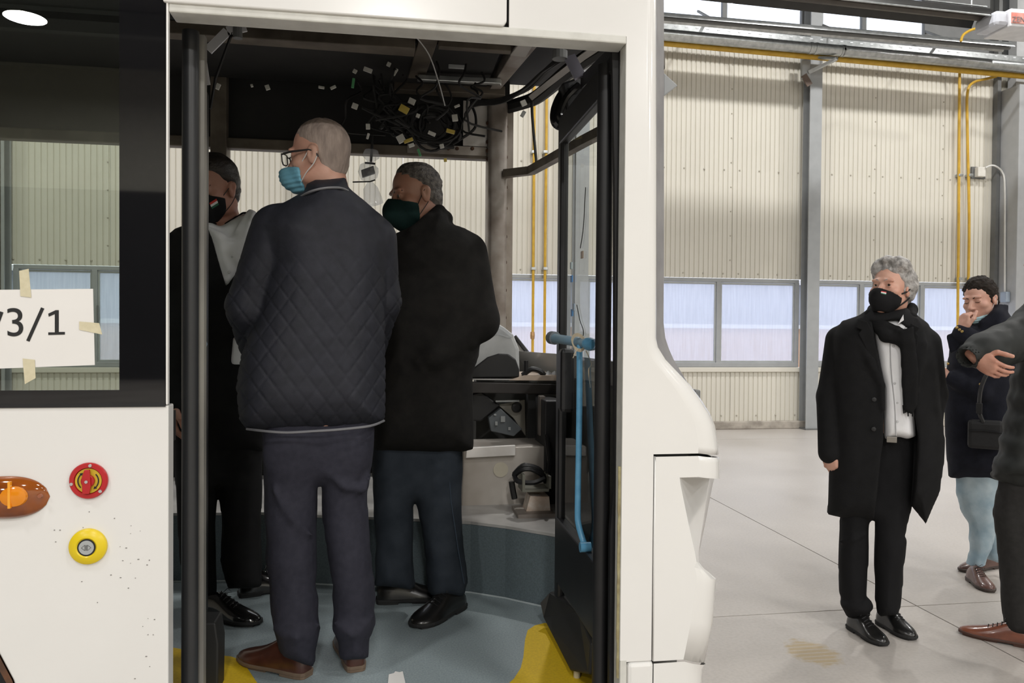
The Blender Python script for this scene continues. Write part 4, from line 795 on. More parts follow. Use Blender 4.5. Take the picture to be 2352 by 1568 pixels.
def nets(F, ax, relax=1):
    n = np.array(F.shape); ins = F < 0; C = np.zeros(n-1, np.int8)
    offs = [(i, j, k) for i in (0, 1) for j in (0, 1) for k in (0, 1)]
    for i, j, k in offs: C += ins[i:n[0]-1+i, j:n[1]-1+j, k:n[2]-1+k]
    ci = np.argwhere((C > 0) & (C < 8)); idx = np.full(n-1, -1, np.int32); idx[tuple(ci.T)] = np.arange(len(ci))
    acc = np.zeros((len(ci), 3)); cnt = np.zeros(len(ci))
    for d in range(3):
        for o in offs:
            if o[d]: continue
            p = ci+np.array(o); q = p.copy(); q[:, d] += 1
            a = F[tuple(p.T)]; b = F[tuple(q.T)]; m = (a < 0) != (b < 0); t = np.where(m, a/np.where(m, a-b, 1), 0)
            P = np.stack([ax[i][p[:, i]] for i in range(3)], 1); P[:, d] += t*(ax[d][q[:, d]]-ax[d][p[:, d]])
            acc += np.where(m[:, None], P, 0); cnt += m
    v = acc/np.maximum(cnt, 1)[:, None]; quads = []
    for d in range(3):
        e = (d+1) % 3; f = (d+2) % 3; s0 = [slice(1, -1)]*3; s0[d] = slice(0, -1); s1 = [slice(1, -1)]*3; s1[d] = slice(1, None)
        m = ins[tuple(s0)] != ins[tuple(s1)]; g = np.argwhere(m)+1; g[:, d] -= 1; lowin = ins[tuple(g.T)]
        def cell(de, df): c = g.copy(); c[:, e] += de; c[:, f] += df; return idx[tuple(c.T)]
        q = np.stack([cell(-1, -1), cell(0, -1), cell(0, 0), cell(-1, 0)], 1); q[~lowin] = q[~lowin][:, ::-1]; quads.append(q)
    q = np.concatenate(quads); q = q[(q >= 0).all(1)]
    for _ in range(relax):
        A = np.zeros_like(v); c = np.zeros(len(v))
        for i in range(4):
            a = q[:, i]; b = q[:, (i+1) % 4]; np.add.at(A, a, v[b]); np.add.at(c, a, 1); np.add.at(A, b, v[a]); np.add.at(c, b, 1)
        v = v*.5+.5*A/np.maximum(c, 1)[:, None]
    return v, q
def vnorm(v, q):
    n = np.cross(v[q[:, 2]]-v[q[:, 0]], v[q[:, 3]]-v[q[:, 1]]); N = np.zeros_like(v)
    for i in range(4): np.add.at(N, q[:, i], n)
    return N/np.maximum(np.linalg.norm(N, axis=1), 1e-12)[:, None]
_lat = np.random.default_rng(3).random((32, 32, 32)).astype(np.float32)
def vnoise(p, sc, seed=0):
    p = np.asarray(p)*np.asarray(sc)+seed*7.31; i = np.floor(p).astype(int); f = p-i; f = f*f*(3-2*f); r = 0
    for a in (0, 1):
        for b in (0, 1):
            for c in (0, 1):
                w = (f[:, 0] if a else 1-f[:, 0])*(f[:, 1] if b else 1-f[:, 1])*(f[:, 2] if c else 1-f[:, 2]); r = r+w*_lat[(i[:, 0]+a) % 32, (i[:, 1]+b) % 32, (i[:, 2]+c) % 32]
    return r*2-1
def qmesh(name, v, q, mat):
    me = bpy.data.meshes.new(name); me.vertices.add(len(v)); me.vertices.foreach_set('co', v.astype(np.float32).ravel())
    me.loops.add(q.size); me.loops.foreach_set('vertex_index', q.astype(np.int32).ravel()); me.polygons.add(len(q))
    me.polygons.foreach_set('loop_start', np.arange(0, q.size, 4, dtype=np.int32)); me.polygons.foreach_set('loop_total', np.full(len(q), 4, np.int32))
    me.polygons.foreach_set('use_smooth', np.ones(len(q), bool)); me.update(calc_edges=True); me.materials.append(mat); return me

def head_sdf(x, y, z, face=True):
    """head in its own frame: x to its left-right, y forward, z up, origin between the ears"""
    def E(c, r):
        px, py, pz = (x-c[0])/r[0], (y-c[1])/r[1], (z-c[2])/r[2]; k0 = np.sqrt(px*px+py*py+pz*pz); k1 = np.sqrt((px/r[0])**2+(py/r[1])**2+(pz/r[2])**2)+1e-9; return k0*(k0-1)/k1
    def K(a, b, ra, rb):
        a = V(a); ab = V(b)-a; px, py, pz = x-a[0], y-a[1], z-a[2]; t = np.clip((px*ab[0]+py*ab[1]+pz*ab[2])/(ab@ab), 0, 1)
        return np.sqrt((px-t*ab[0])**2+(py-t*ab[1])**2+(pz-t*ab[2])**2)-(ra+(rb-ra)*t)
    ax_ = np.abs(x)
    def E2(c, r):
        px, py, pz = (ax_-c[0])/r[0], (y-c[1])/r[1], (z-c[2])/r[2]; k0 = np.sqrt(px*px+py*py+pz*pz); k1 = np.sqrt((px/r[0])**2+(py/r[1])**2+(pz/r[2])**2)+1e-9; return k0*(k0-1)/k1
    d = smin(E((0, -.012, .038), (.076, .098, .092)), E((0, .022, -.04), (.060, .070, .082)), .03)
    d = smin(d, K((0, .062, -.095), (0, .066, -.10), .026, .024), .03)
    d = smin(d, K((0, -.03, -.03), (0, -.045, -.17), .054, .056), .03)
    d = smin(d, E2((.052, .0, -.062), (.016, .05, .03)), .03)
    d = smin(d, E2((.043, .056, -.022), (.024, .024, .02)), .02)
    if face:
        d = smin(d, E2((.026, .083, .026), (.028, .012, .010)), .014)
        d = -smin(-d, E2((.031, .101, .004), (.021, .018, .012)), .012)
        d = smin(d, E2((.031, .073, .004), (.0165, .0135, .0135)), .004)
        d = smin(d, E2((.031, .083, .0105), (.016, .0055, .003)), .004); d = smin(d, E2((.031, .082, -.0035), (.014, .005, .003)), .005)
        d = smin(d, K((0, .085, .012), (0, .112, -.034), .008, .0125), .010); d = smin(d, E2((.011, .100, -.038), (.009, .011, .008)), .006)
        d = smin(d, E((0, .088, -.066), (.024, .010, .006)), .005); d = smin(d, E((0, .087, -.077), (.021, .011, .007)), .005)
    ear = smin(E2((.079, -.008, -.004), (.0085, .019, .033)), E2((.081, -.014, .010), (.010, .017, .018)), .006)
    ear = -smin(-ear, E2((.092, -.004, .002), (.010, .009, .018)), .005); ear = smin(ear, E2((.080, .004, -.008), (.006, .005, .009)), .004)
    return smin(d, ear, .006)
def frame(yaw, pitch, roll):                # head/hand frame: y axis is where it faces; yaw 0 = towards the camera (-y)
    cy, sy = math.cos(math.radians(yaw)), math.sin(math.radians(yaw)); f = V((sy, -cy, 0)); p = math.radians(pitch)
    f = f*math.cos(p)+V((0, 0, math.sin(p))); r = np.cross(f, (0, 0, 1)); r /= np.linalg.norm(r); u = np.cross(r, f); ro = math.radians(roll)
    return np.stack([r*math.cos(ro)+u*math.sin(ro), f, u*math.cos(ro)-r*math.sin(ro)], 1)     # columns
def skinmat(name, c, red=.06):
    m = pm(name, c, (c[0]*.86, c[1]*.74, c[2]*.70), rough=.48, scale=16, bump=.12, bscale=260, lo=.3, hi=.75)
    b = m.node_tree.nodes['Principled BSDF']; b.inputs['Subsurface Weight'].default_value = .12; b.inputs['Subsurface Radius'].default_value = (.01, .004, .002); b.inputs['Subsurface Scale'].default_value = .6
    return m
class Person:
    def __init__(s, px, py, depth, z0):
        d = ray(px, py); s.base = CAM+d*depth; s.base[2] = z0; h = s.base-CAM; s.a = math.atan2(-h[0], h[1])   # local +y points away from the camera
        s.w = V((-math.sin(s.a), math.cos(s.a), 0)); s.u = V((math.cos(s.a), math.sin(s.a), 0)); s.parts = []
    def J(s, px, py, dw=0.):
        d = ray(px, py); t = ((s.base-CAM)@s.w+dw)/(d@s.w); p = CAM+d*t-s.base; return V((p@s.u, p@s.w, p[2]))
    def P(s, pts, dw=0.): return [s.J(a, b, dw)[[0, 2]] for a, b in pts]
    def make(s, name, v, q, mat, parent=None):
        o = bpy.data.objects.new(name, qmesh(name, v, q, mat)); COL.objects.link(o)
        if parent is None: o.location = tuple(s.base); o.rotation_euler.z = s.a
        else: o.parent = parent
        LOC[o.name] = np.zeros(3); return o
    def head(s, px, py, dw, yaw, pitch, roll, sc): s.hc = s.J(px, py, dw); s.hM = frame(yaw, pitch, roll); s.hs = sc
    def hp(s, p): return s.hc+s.hM@(V(p)*s.hs)
    def H(s, v): return s.hc+(np.asarray(v)*s.hs)@s.hM.T
    def add_head(s, f):
        M = s.hM; c = s.hc; k = s.hs
        def fn(x, y, z):
            px, py, pz = (x-c[0])/k, (y-c[1])/k, (z-c[2])/k
            return k*head_sdf(*[M[0][i]*px+M[1][i]*py+M[2][i]*pz for i in range(3)])
        f.op(fn, c-.15*k, c+.15*k, .015, pad=.06)
    def headpart(s, name, fn, mat, parent, h=.004, lo=(-.11, -.135, -.17), hi=(.11, .185, .155), disp=None, relax=1):
        f = Field(lo, hi, h); r, x, y, z = f.sl(lo, hi); f.F = fn(x, y, z)*np.ones(f.F.shape, np.float32); v, q = f.mesh(relax)
        if disp: v = v+vnorm(v, q)*disp(v)[:, None]
        return s.make(name, s.H(v), q, mat, parent)
def hand(f, P, wrist, fwd, nrm, curl, spread=.0, sc=1., left=False, thumb=(.5, .6), plen=.088):
    """palm and five separate fingers; nrm points out of the back of the hand, fingers curl towards -nrm"""
    w = V(wrist); a = V(fwd)/np.linalg.norm(fwd); n = V(nrm); n = n-a*(n@a); n /= np.linalg.norm(n); t = np.cross(a, n)*(1 if left else -1)
    M = np.stack([a, t, n], 1); s = sc
    f.ell(w+a*plen*.52*s, V((.055, .042, .0165))*s, .012, M=M); f.cone(w-a*.03*s, w+a*.03*s, .026*s, .024*s, .02)
    for i, (off, L, r) in enumerate(((.030, .072, .0090), (.010, .080, .0092), (-.010, .074, .0088), (-.029, .058, .0078))):
        p = w+a*plen*s*(.96 if i in (1, 2) else .90)+t*off*s; f.cone(w+a*.045*s+t*off*.8*s, p, .012*s, r*1.12*s, .008); ang = 0.
        sp = a+t*spread*(off/.03); sp /= np.linalg.norm(sp)
        for k, fr in enumerate((.46, .31, .25)):
            ang += (curl[i] if hasattr(curl, '__len__') else curl)*(1, 1.15, .75)[k]; d = sp*math.cos(ang)-n*math.sin(ang); q = p+d*L*fr*s
            f.cone(p, q, r*(1-.1*k)*s, r*(.92-.1*k)*s, .0025); p = q
    b = w+a*.028*s+t*.028*s-n*.006*s; d1 = a*.62+t*thumb[0]-n*.25; d1 /= np.linalg.norm(d1); p1 = b+d1*.042*s; d2 = a*.8+t*(thumb[0]-.45)-n*thumb[1]*.5; d2 /= np.linalg.norm(d2); p2 = p1+d2*.030*s; p3 = p2+d2*.024*s
    f.cone(w+a*.02*s+t*.012*s, b, .016*s, .015*s, .01); f.cone(b, p1, .0145*s, .0115*s, .006); f.cone(p1, p2, .0108*s, .0098*s, .003); f.cone(p2, p3, .0098*s, .0082*s, .003)
    return p3
def shoe(S_, body, name, heel, ang, L, mat, sole, w=1., lace=None, hgt=1.):
    """heel: back of the sole on the floor in local x,y; ang: direction of the toe in the local xy plane"""
    t = V((math.cos(ang), math.sin(ang), 0)); sd = V((-t[1], t[0], 0)); h = V((heel[0], heel[1], 0)); k = L/.30
    prof = [(0, .018, .062), (.008, .028, .075), (.03, .034, .088), (.06, .036, .098), (.09, .037, .104), (.12, .039, .098), (.15, .043, .082), (.18, .047, .068), (.21, .049, .058), (.24, .046, .050), (.265, .038, .043), (.285, .026, .036), (.297, .013, .029), (.30, .004, .024)]
    rows = []
    for x, hw, top in prof:
        top = .02+(top-.02)*hgt
        rows.append([h+t*x*k+sd*hw*w*(abs(math.cos(a))**.8*math.copysign(1, math.cos(a)))*(1-.25*max(0, math.sin(a))**2)+V((0, 0, .018+(top-.018)*max(math.sin(a), 0)**.8)) for a in np.linspace(0, math.pi, 13)])
    m = MB().grid(rows); n = len(rows)
    m.f.append(tuple(range(13))); o = m.build(name, mat, body, smooth=True, local=True, angle=60)
    out = [h+t*(x*k+(-.004 if x < .02 else .004 if x > .28 else 0))+sd*(hw*w+.003)*s for s in (1, -1) for x, hw, _ in (prof if s == 1 else prof[::-1])]
    m = MB().prism([p+V((0, 0, .008)) for p in out], (0, 0, .013)); so = m.build('sole', sole, o, local=True, bevel=.003)
    hl = [h+t*(x*k-.003 if x < .02 else x*k)+sd*(hw*w+.002)*s for s in (1, -1) for x, hw, _ in (prof[:5] if s == 1 else prof[:5][::-1])]
    MB().prism(hl, (0, 0, .016)).build('heel', sole, o, local=True, bevel=.002)
    MB().prism([h+t*(x*k)+sd*(hw*w*.9)*s for s in (1, -1) for x, hw, _ in (prof[6:12] if s == 1 else prof[6:12][::-1])], (0, 0, .012)).build('tread', sole, o, local=True)
    if lace is not None:
        m = MB()
        for i in range(5):
            x = (.118+.017*i)*k; hz = .02+(np.interp(x/k, [p[0] for p in prof], [p[2] for p in prof])-.02)*hgt
            m.tube([h+t*x+sd*.022*w*s+V((0, 0, hz-.006+.009*(1-abs(s)))) for s in (-1, -.5, 0, .5, 1)], .0022, 5)
        b0 = h+t*.112*k+V((0, 0, .02+.082*hgt))
        for s in (-1, 1): m.tube([b0, b0+sd*.018*s+V((0, 0, .016))+t*.01, b0+sd*.03*s+t*.02-V((0, 0, .004)), b0+sd*.006*s+t*.004], .0016, 4)
        m.build('laces', lace, o, local=True)
    return o
def hairline(zs, ys): return lambda z: np.interp(z, zs, ys)
def hair_fn(off, front, zmin, top=1., seed=0, amp=.003, sc=(60, 60, 14), vol=None):
    def fn(x, y, z):
        def E(c, r):
            px, py, pz = (x-c[0])/r[0], (y-c[1])/r[1], (z-c[2])/r[2]; k0 = np.sqrt(px*px+py*py+pz*pz); k1 = np.sqrt((px/r[0])**2+(py/r[1])**2+(pz/r[2])**2)+1e-9; return k0*(k0-1)/k1
        d = smin(E((0, -.012, .038), (.076+off, .098+off, .092+off*top)), E((0, -.028, -.03), (.066+off, .066+off, .066)), .03)
        if vol is not None:
            for c, r in vol: d = smin(d, E(c, r), .02)
        d = d+np.clip(1-(front(z)-y)/.035, 0, 1)*(off+.001); d = np.maximum(d, (y-front(z))*.8); return np.maximum(d, zmin-z+.25*(y+.05))
    return fn
def hair_disp(amp, sc, seed): return lambda v: amp*(vnoise(v, sc, seed)+.5*vnoise(v, np.array(sc)*2.1, seed+1))
def mask_fn(ztop, zbot, yback, bulge, off=.006, slope=.35, point=0.):
    def fn(x, y, z):
        d = head_sdf(x, y, z, True)-off; b = np.sqrt((x/.055)**2+((y-.07)/(.05+bulge))**2+((z+.055)/.062)**2); d = smin(d, (b-1)*.05, .02)
        c = np.maximum(z-(ztop+.0)+.4*np.maximum(.09-y, 0)*slope*2-point*np.maximum(y-.08, 0), zbot-z-.12*(.09-y)); c = np.maximum(c, yback-y)
        return np.maximum(d, c)
    return fn
from mathutils.bvhtree import BVHTree
def decal(S_, mk, name, quads_mats):
    """small flat prints laid on the surface of mk: pixel outlines give the rays, the points lie on the mesh"""
    me = mk.data; T = BVHTree.FromPolygons([v.co.copy() for v in me.vertices], [tuple(q.vertices) for q in me.polygons])
    oc = CAM-S_.base; oc = Vector((oc@S_.u, oc@S_.w, oc[2]))
    for quad, mt in quads_mats:
        P = []
        for k in range(9):
            u = k % 3/2; v = k//3/2; a, b_, c, d = [V(x) for x in quad]; px, py = (a*(1-u)+b_*u)*(1-v)+(d*(1-u)+c*u)*v
            r = ray(px, py); dr = Vector((r@S_.u, r@S_.w, r[2])).normalized(); h = T.ray_cast(oc, dr)
            P.append(V(h[0]-dr*.0015) if h[0] else None)
        if any(x is None for x in P): print('decal misses', name); continue
        MB().grid([P[0:3], P[3:6], P[6:9]]).build(name, mt, mk, local=True)
def strap(S_, body, pts, mat, r=.0017): return MB().tube(curve([S_.hp(p) for p in pts], 4), r, 5).build('mask_strap', mat, body, smooth=True, local=True)
def eyes(S_, body, iris, gaze=(0, 0)):
    for s in (-1, 1):
        c = V((.031*s, .0735, .004)); g = V((gaze[0], 1, gaze[1])); g /= np.linalg.norm(g)
        e = MB().lathe([(0.0005, .0137), (.004, .0133), (.0075, .0116), (.011, .0083), (.0137, 0), (.011, -.008), (.0005, -.0137)], (0, 0, 0), g, 18); e.v = [tuple(S_.hp(c+V(p)*1.03)) for p in e.v]; o = e.build('eye', eyewhite, body, smooth=True, local=True)
        e = MB().lathe([(.0005, .0146), (.003, .0143), (.0062, .0131), (.0062, .012)], (0, 0, 0), g, 16); e.v = [tuple(S_.hp(c+V(p)*1.03)) for p in e.v]; e.build('iris', iris, o, smooth=True, local=True)
def brows(S_, body, mat, lift=0.):
    for s in (-1, 1): MB().tube([S_.hp((s*x, y, z+lift)) for x, y, z in ((.012, .0915, .021), (.024, .0915, .026), (.036, .085, .027), (.048, .072, .021))], [.003, .004, .0035, .002], 6).build('eyebrow', mat, body, smooth=True, local=True)
eyewhite = pm('eye_white', (.70, .68, .65), rough=.15); irisd = pm('iris_brown', (.035, .02, .012), rough=.1)
def cloth(name, c, c2=None, rough=.9, scale=40, bump=.25, bscale=500): return pm(name, c, c2, rough=rough, scale=scale, bump=bump, bscale=bscale, spec=.25)
def folds(v, amp, seed, sc=(9, 9, 5)): return amp*(vnoise(v, sc, seed)+.45*vnoise(v, np.array(sc)*2.2, seed+3))
def garment(S_, body, name, f, mat, amp=.006, seed=1, sc=(9, 9, 5), extra=None, relax=2):
    v, q = f.mesh(relax); n = vnorm(v, q); d = folds(v, amp, seed, sc)
    if extra is not None: d = d+extra(v, n)
    return S_.make(name, v+n*d[:, None], q, mat, body)
def bodyf(S_, lo, hi, hands=(), c=.014):
    h = S_.hc; fx = [(h[0]-.125, h[0]+.125, .0042)]; fy = [(h[1]-.14, h[1]+.14, .0045)]; fz = [(h[2]-.14, h[2]+.14, .0042)]
    for p, r in hands: fx.append((p[0]-r, p[0]+r, .0038)); fy.append((p[1]-r, p[1]+r, .0038)); fz.append((p[2]-r, p[2]+r, .0038))
    return Field(lo, hi, c, fx, fy, fz)
def basebody(S_, f, sh, hip, knees, ankles, arms):
    """hidden torso and limbs under the clothes, smaller than the garments"""
    n0 = S_.hp((0, -.04, -.15)); cs = (V(sh[0])+V(sh[1]))/2; hp = (V(hip[0])+V(hip[1]))/2
    f.cone(n0, cs+V((0, 0, .0)), .05, .055, .03); f.cone(sh[0], sh[1], .05, .05, .03)
    for k in (.25, .5, .75, 1.): c = cs+(hp-cs)*k; f.ell(c, (.12, .08, .14), .04)
    for h, k, a in zip(hip, knees, ankles): f.chain([h, k, a], [.058, .034, .026], .02)
    for pts in arms: f.chain(pts, [.042, .036, .026][:len(pts)], .015)

# ------------------------------------------------------------ man in the quilted jacket
p = Person(725, 1545, 2.53, FZ); J = p.J
p.head(733, 362, .0, -113, -4, 2, .94)
f = bodyf(p, (-.40, -.30, -.0), (.40, .42, 1.95)); p.add_head(f)
basebody(p, f, (J(625, 545), J(865, 560)), (J(690, 960), J(810, 960)), (J(670, 1240), J(800, 1240)), (J(685, 1495), J(815, 1490)), ([J(625, 545), J(575, 720, .03), J(610, 800, .17)], [J(868, 560), J(876, 700, .05), J(845, 790, .2)]))
hand(f, p, J(612, 803, .18), (.7, .5, .1), (0, .2, 1), .5, left=True); hand(f, p, J(842, 795, .21), (-.7, .5, .1), (0, .2, 1), .5)
v, q = f.mesh(1); me = p.make('person', v, q, skinmat('skin_fair', (.56, .34, .26))); tag(me, 'man in dark quilted jacket and blue surgical mask standing with his back turned', 'person'); b2 = me
quilt = cloth('quilted_navy', (.022, .023, .031), (.017, .018, .024), rough=.62, scale=30, bump=.2)
f = Field((-.42, -.26, .55), (.42, .32, 1.80), .005)
f.infl(p.P([(698, 440), (702, 425), (720, 411), (795, 409), (802, 432), (838, 462), (876, 498), (890, 560), (884, 700), (884, 955), (875, 974), (780, 985), (660, 991), (568, 986), (548, 960), (542, 890), (552, 820), (598, 700), (622, 600), (603, 522), (620, 488), (660, 462)]), .155, .15, 0, bf=.15)
f.chain([J(640, 530), J(572, 705, .02), J(590, 800, .12)], [.085, .074, .055], .02); f.chain([J(855, 550), J(873, 690, .03), J(850, 800, .15)], [.078, .066, .055], .02)
f.chain([J(640, 545), J(655, 720, .0)], [.02, .03], .02)
def qd(v, n):
    x = v[:, 0]/.058; z = v[:, 2]/.080; fd = np.clip((1.42-v[:, 2])/.16, .12, 1); a = x+z; b = x-z; da = np.abs(a-np.round(a))*.05; db = np.abs(b-np.round(b))*.05
    m = np.minimum(da, db); return fd*(-.0028*np.exp(-(m/.0030)**2)+.0006*np.minimum(da, db)/.02)
j = garment(p, b2, 'jacket', f, quilt, .005, 4, (7, 7, 4), qd, relax=1)
MB().tube(curve([J(690, 452, -.07), J(712, 440, -.11), J(745, 432, -.125), J(780, 431, -.115), J(799, 438, -.07)], 5), .004, 6).build('collar_piping', pm('grey_piping', (.16, .16, .17)), j, local=True, smooth=True)
MB().tube(curve([J(567, 985, -.06), J(610, 990, -.135), J(660, 993, -.15), J(720, 990, -.155), J(780, 986, -.155), J(850, 978, -.14), J(882, 966, -.05)], 5), .004, 6).build('hem_piping', pm('grey_piping', (.16, .16, .17)), j, local=True, smooth=True)
trs = cloth('navy_trousers', (.026, .026, .038), (.020, .020, .030), rough=.8, scale=50)
f = Field((-.3, -.2, .02), (.3, .25, .95), .010)
f.infl(p.P([(600, 940), (605, 1060), (607, 1130), (610, 1220), (614, 1300), (622, 1400), (627, 1450), (640, 1478), (648, 1500), (690, 1516), (722, 1524), (724, 1490), (733, 1445), (727, 1340), (728, 1200), (733, 1115), (737, 1115), (740, 1200), (755, 1290), (767, 1380), (766, 1440), (778, 1475), (781, 1512), (846, 1508), (852, 1460), (863, 1420), (858, 1330), (848, 1200), (846, 1130), (858, 1050), (860, 940)]), .09, .08, lambda z: -.0*z)
f.ell(J(790, 1040, -.06), (.075, .045, .09), .03); f.ell(J(665, 1040, -.06), (.08, .045, .09), .03)
f.chain([J(742, 1075, -.085), J(790, 1118, -.098), J(835, 1125, -.085), J(850, 1090, -.06)], [.006, .010, .010, .006], .016); f.chain([J(625, 1120, -.085), J(670, 1190, -.09), J(715, 1230, -.075)], [.006, .010, .008], .016)
f.chain([J(625, 1445, -.05), J(680, 1462, -.085), J(730, 1435, -.05)], [.005, .008, .006], .02); f.chain([J(768, 1430, -.05), J(810, 1452, -.085), J(860, 1415, -.05)], [.005, .008, .006], .02)
f.clip((0, 0, -1), -J(690, 1526)[2])
garment(p, b2, 'trousers', f, trs, .005, 9, (10, 10, 6), lambda v, n: .006*vnoise(v, (7, 7, 20), 77)*np.clip((.55-v[:, 2])/.3, .15, 1))
brown = pm('brown_leather', (.085, .028, .017), (.05, .016, .011), rough=.3, scale=14, coat=.3); soleb = pm('brown_sole', (.16, .11, .075), rough=.7)
h0 = J(722, 1535); h0 = V((J(722, 1560)[0], .0)); shoe(p, b2, 'shoe', (J(722, 1540)[0]-.02, .0), math.radians(140), .30, brown, soleb, hgt=1.12)
shoe(p, b2, 'shoe', (J(819, 1540)[0], .0), math.radians(96), .30, brown, soleb, hgt=1.12)
grey1 = pm('cropped_grey_hair', (.36, .29, .25), (.24, .19, .165), rough=.7, scale=55, bump=.5, bscale=200, stretch=(1, 1, .25))
p.headpart('hair', hair_fn(.004, hairline([-.10, -.03, .0, .03, .06, .09, .13], [-.055, -.03, -.022, -.012, .04, .07, .075]), -.075), grey1, b2, disp=hair_disp(.0012, (90, 90, 40), 2))
blue = pm('surgical_blue', (.17, .42, .54), (.14, .37, .50), rough=.75, scale=20, bump=.3); wht = pm('elastic_white', (.75, .75, .74), rough=.7)
mk = p.headpart('face_mask', mask_fn(-.030, -.118, .045, .030), blue, b2, disp=lambda v: .0012*np.sin(v[:, 2]*430))
for s in (-1, 1): strap(p, mk, [(s*.056, .05, -.034), (s*.074, .02, -.008), (s*.084, -.01, .022), (s*.083, -.028, .0)], wht); strap(p, mk, [(s*.056, .05, -.09), (s*.074, .02, -.062), (s*.083, -.012, -.036), (s*.084, -.026, -.012)], wht)
spec = pm('dark_spectacles', (.03, .028, .028), rough=.3); g = MB()
for s in (-1, 1):
    g.tube([p.hp((s*x, .115-abs(x-.033)*.15, z)) for x, z in ((.012, .014), (.012, -.016), (.022, -.022), (.045, -.022), (.055, -.012), (.056, .014), (.034, .018))], .0022, 6, close=True)
    g.tube([p.hp(q_) for q_ in ((s*.056, .108, .012), (s*.075, .07, .013), (s*.083, .0, .012), (s*.083, -.02, .004), (s*.082, -.03, -.014))], [.0035, .0035, .003, .0028, .0026], 6)
g.tube([p.hp((-.012, .112, .008)), p.hp((0, .117, .012)), p.hp((.012, .112, .008))], .0022, 6); g.build('glasses', spec, b2, local=True, smooth=True); eyes(p, b2, irisd)

# ------------------------------------------------------------ man in the long black coat
p = Person(985, 1410, 3.14, FZ); J = p.J
p.head(955, 452, .0, -66, -10, -3, 1.03)
f = bodyf(p, (-.45, -.36, 0), (.42, .36, 1.97)); p.add_head(f)
basebody(p, f, (J(900, 580, -.1), J(1060, 590, .1)), (J(900, 1000), J(1010, 1000)), (J(900, 1180), J(1010, 1180)), (J(905, 1330), J(1025, 1340)), ([J(1080, 590, -.03), J(1105, 740, -.06), J(1010, 820, -.17)], [J(905, 600, .1), J(885, 750, .1), J(880, 850, -.0)]))
hand(f, p, J(1005, 822, -.17), (-1, 0, -.4), (0, -1, .2), .4); hand(f, p, J(880, 850, .0), (-.1, -.2, -1), (-1, 0, 0), .4)
v, q = f.mesh(1); b3 = p.make('person', v, q, skinmat('skin_tan', (.42, .235, .165))); tag(b3, 'man in long black coat and dark green mask inside the bus, hand in pocket', 'person')
coatm = cloth('black_wool', (.0135, .0125, .0115), (.009, .0085, .008), rough=.95, scale=25, bump=.4)
f = Field((-.46, -.30, .55), (.44, .32, 1.75), .009)
f.infl(p.P([(935, 528), (975, 505), (1008, 478), (1030, 497), (1032, 512), (1068, 524), (1098, 548), (1112, 600), (1110, 700), (1100, 820), (1088, 860), (1086, 950), (1086, 1030), (1010, 1037), (860, 1033), (850, 900), (870, 640), (885, 560), (905, 538)]), .185, .15, 0)
f.chain([J(1072, 580, -.02), J(1098, 735, -.06), J(1000, 815, -.17)], [.085, .085, .062], .025); f.chain([J(905, 600, .1), J(885, 760, .1), J(880, 850, -.0)], [.07, .065, .055], .02)
f.chain([J(985, 812, -.195), J(960, 830, -.19), J(985, 875, -.17)], [.012, .014, .008], .015)
f.chain([J(1010, 485, -.03), J(985, 512, -.09), J(950, 532, -.12)], [.03, .028, .02], .02); f.chain([J(1025, 500, .0), J(1010, 500, .06)], [.03, .03], .02)
for a_, b_ in (((1010, 735, -.125), (1085, 790, -.135)), ((1030, 700, -.11), (1095, 745, -.14)), ((985, 760, -.15), (1050, 840, -.15))): f.chain([J(*a_), J(*b_)], [.006, .012], .02)
f.clip((0, 0, -1), -J(960, 1036)[2])
j = garment(p, b3, 'coat', f, coatm, .006, 14, (6, 6, 4))
jean = cloth('dark_jeans', (.030, .038, .050), (.018, .024, .033), rough=.85, scale=12, bump=.35)
f = Field((-.4, -.25, .05), (.35, .25, .80), .010)
f.infl(p.P([(852, 1000), (858, 1150), (864, 1250), (860, 1342), (952, 1350), (950, 1250), (950, 1160), (955, 1150), (966, 1210), (976, 1290), (985, 1358), (1000, 1368), (1068, 1366), (1077, 1335), (1066, 1260), (1062, 1150), (1062, 1000)]), .085, .075, 0)
f.clip((0, 0, -1), -J(1000, 1366)[2])
tro = garment(p, b3, 'jeans', f, jean, .006, 17, (11, 11, 8)); MB().tube([J(1028, 1040, -.075), J(1036, 1150, -.085), J(1052, 1260, -.085), J(1066, 1340, -.07)], .0018, 4).build('side_seam', pm('jean_seam', (.05, .07, .10)), tro, local=True)
bleather = pm('black_leather', (.012, .011, .010), (.008, .008, .008), rough=.28, scale=30, coat=.3); bsole = pm('black_sole', (.014, .014, .014), rough=.8)
shoe(p, b3, 'shoe', (J(1060, 1390)[0], .03), math.radians(-130), .30, bleather, bsole, w=1.25, lace=black); shoe(p, b3, 'shoe', (J(862, 1370)[0], .10), math.radians(5), .29, bleather, bsole, w=1.1)
grey2 = pm('dark_grey_hair', (.13, .115, .10), (.026, .022, .019), rough=.55, scale=70, bump=.7, bscale=200, stretch=(1, .3, 1))
p.headpart('hair', hair_fn(.007, hairline([-.10, -.03, -.012, .0, .03, .06, .085, .14], [-.04, -.022, -.002, .0, -.0, .03, .062, .09]), -.085), grey2, b3, disp=hair_disp(.003, (45, 20, 60), 4))
gm = cloth('dark_green_mask', (.008, .028, .026), (.006, .022, .021), scale=30)
mk = p.headpart('face_mask', mask_fn(-.018, -.130, .028, .028, off=.008, point=.6), gm, b3)
for s in (-1, 1): strap(p, mk, [(s*.064, .032, -.05), (s*.078, .012, -.012), (s*.086, -.012, .024)], black, .0016); strap(p, mk, [(s*.066, .032, -.085), (s*.078, .005, -.055), (s*.083, -.012, -.035)], black, .0016)
MB().tube([p.hp((.088, .0, -.075)), p.hp((.092, .008, -.07)), p.hp((.09, .006, -.062)), p.hp((.088, .012, -.075)), p.hp((.088, .004, -.082))], .0025, 5).build('strap_toggle', black, mk, local=True)
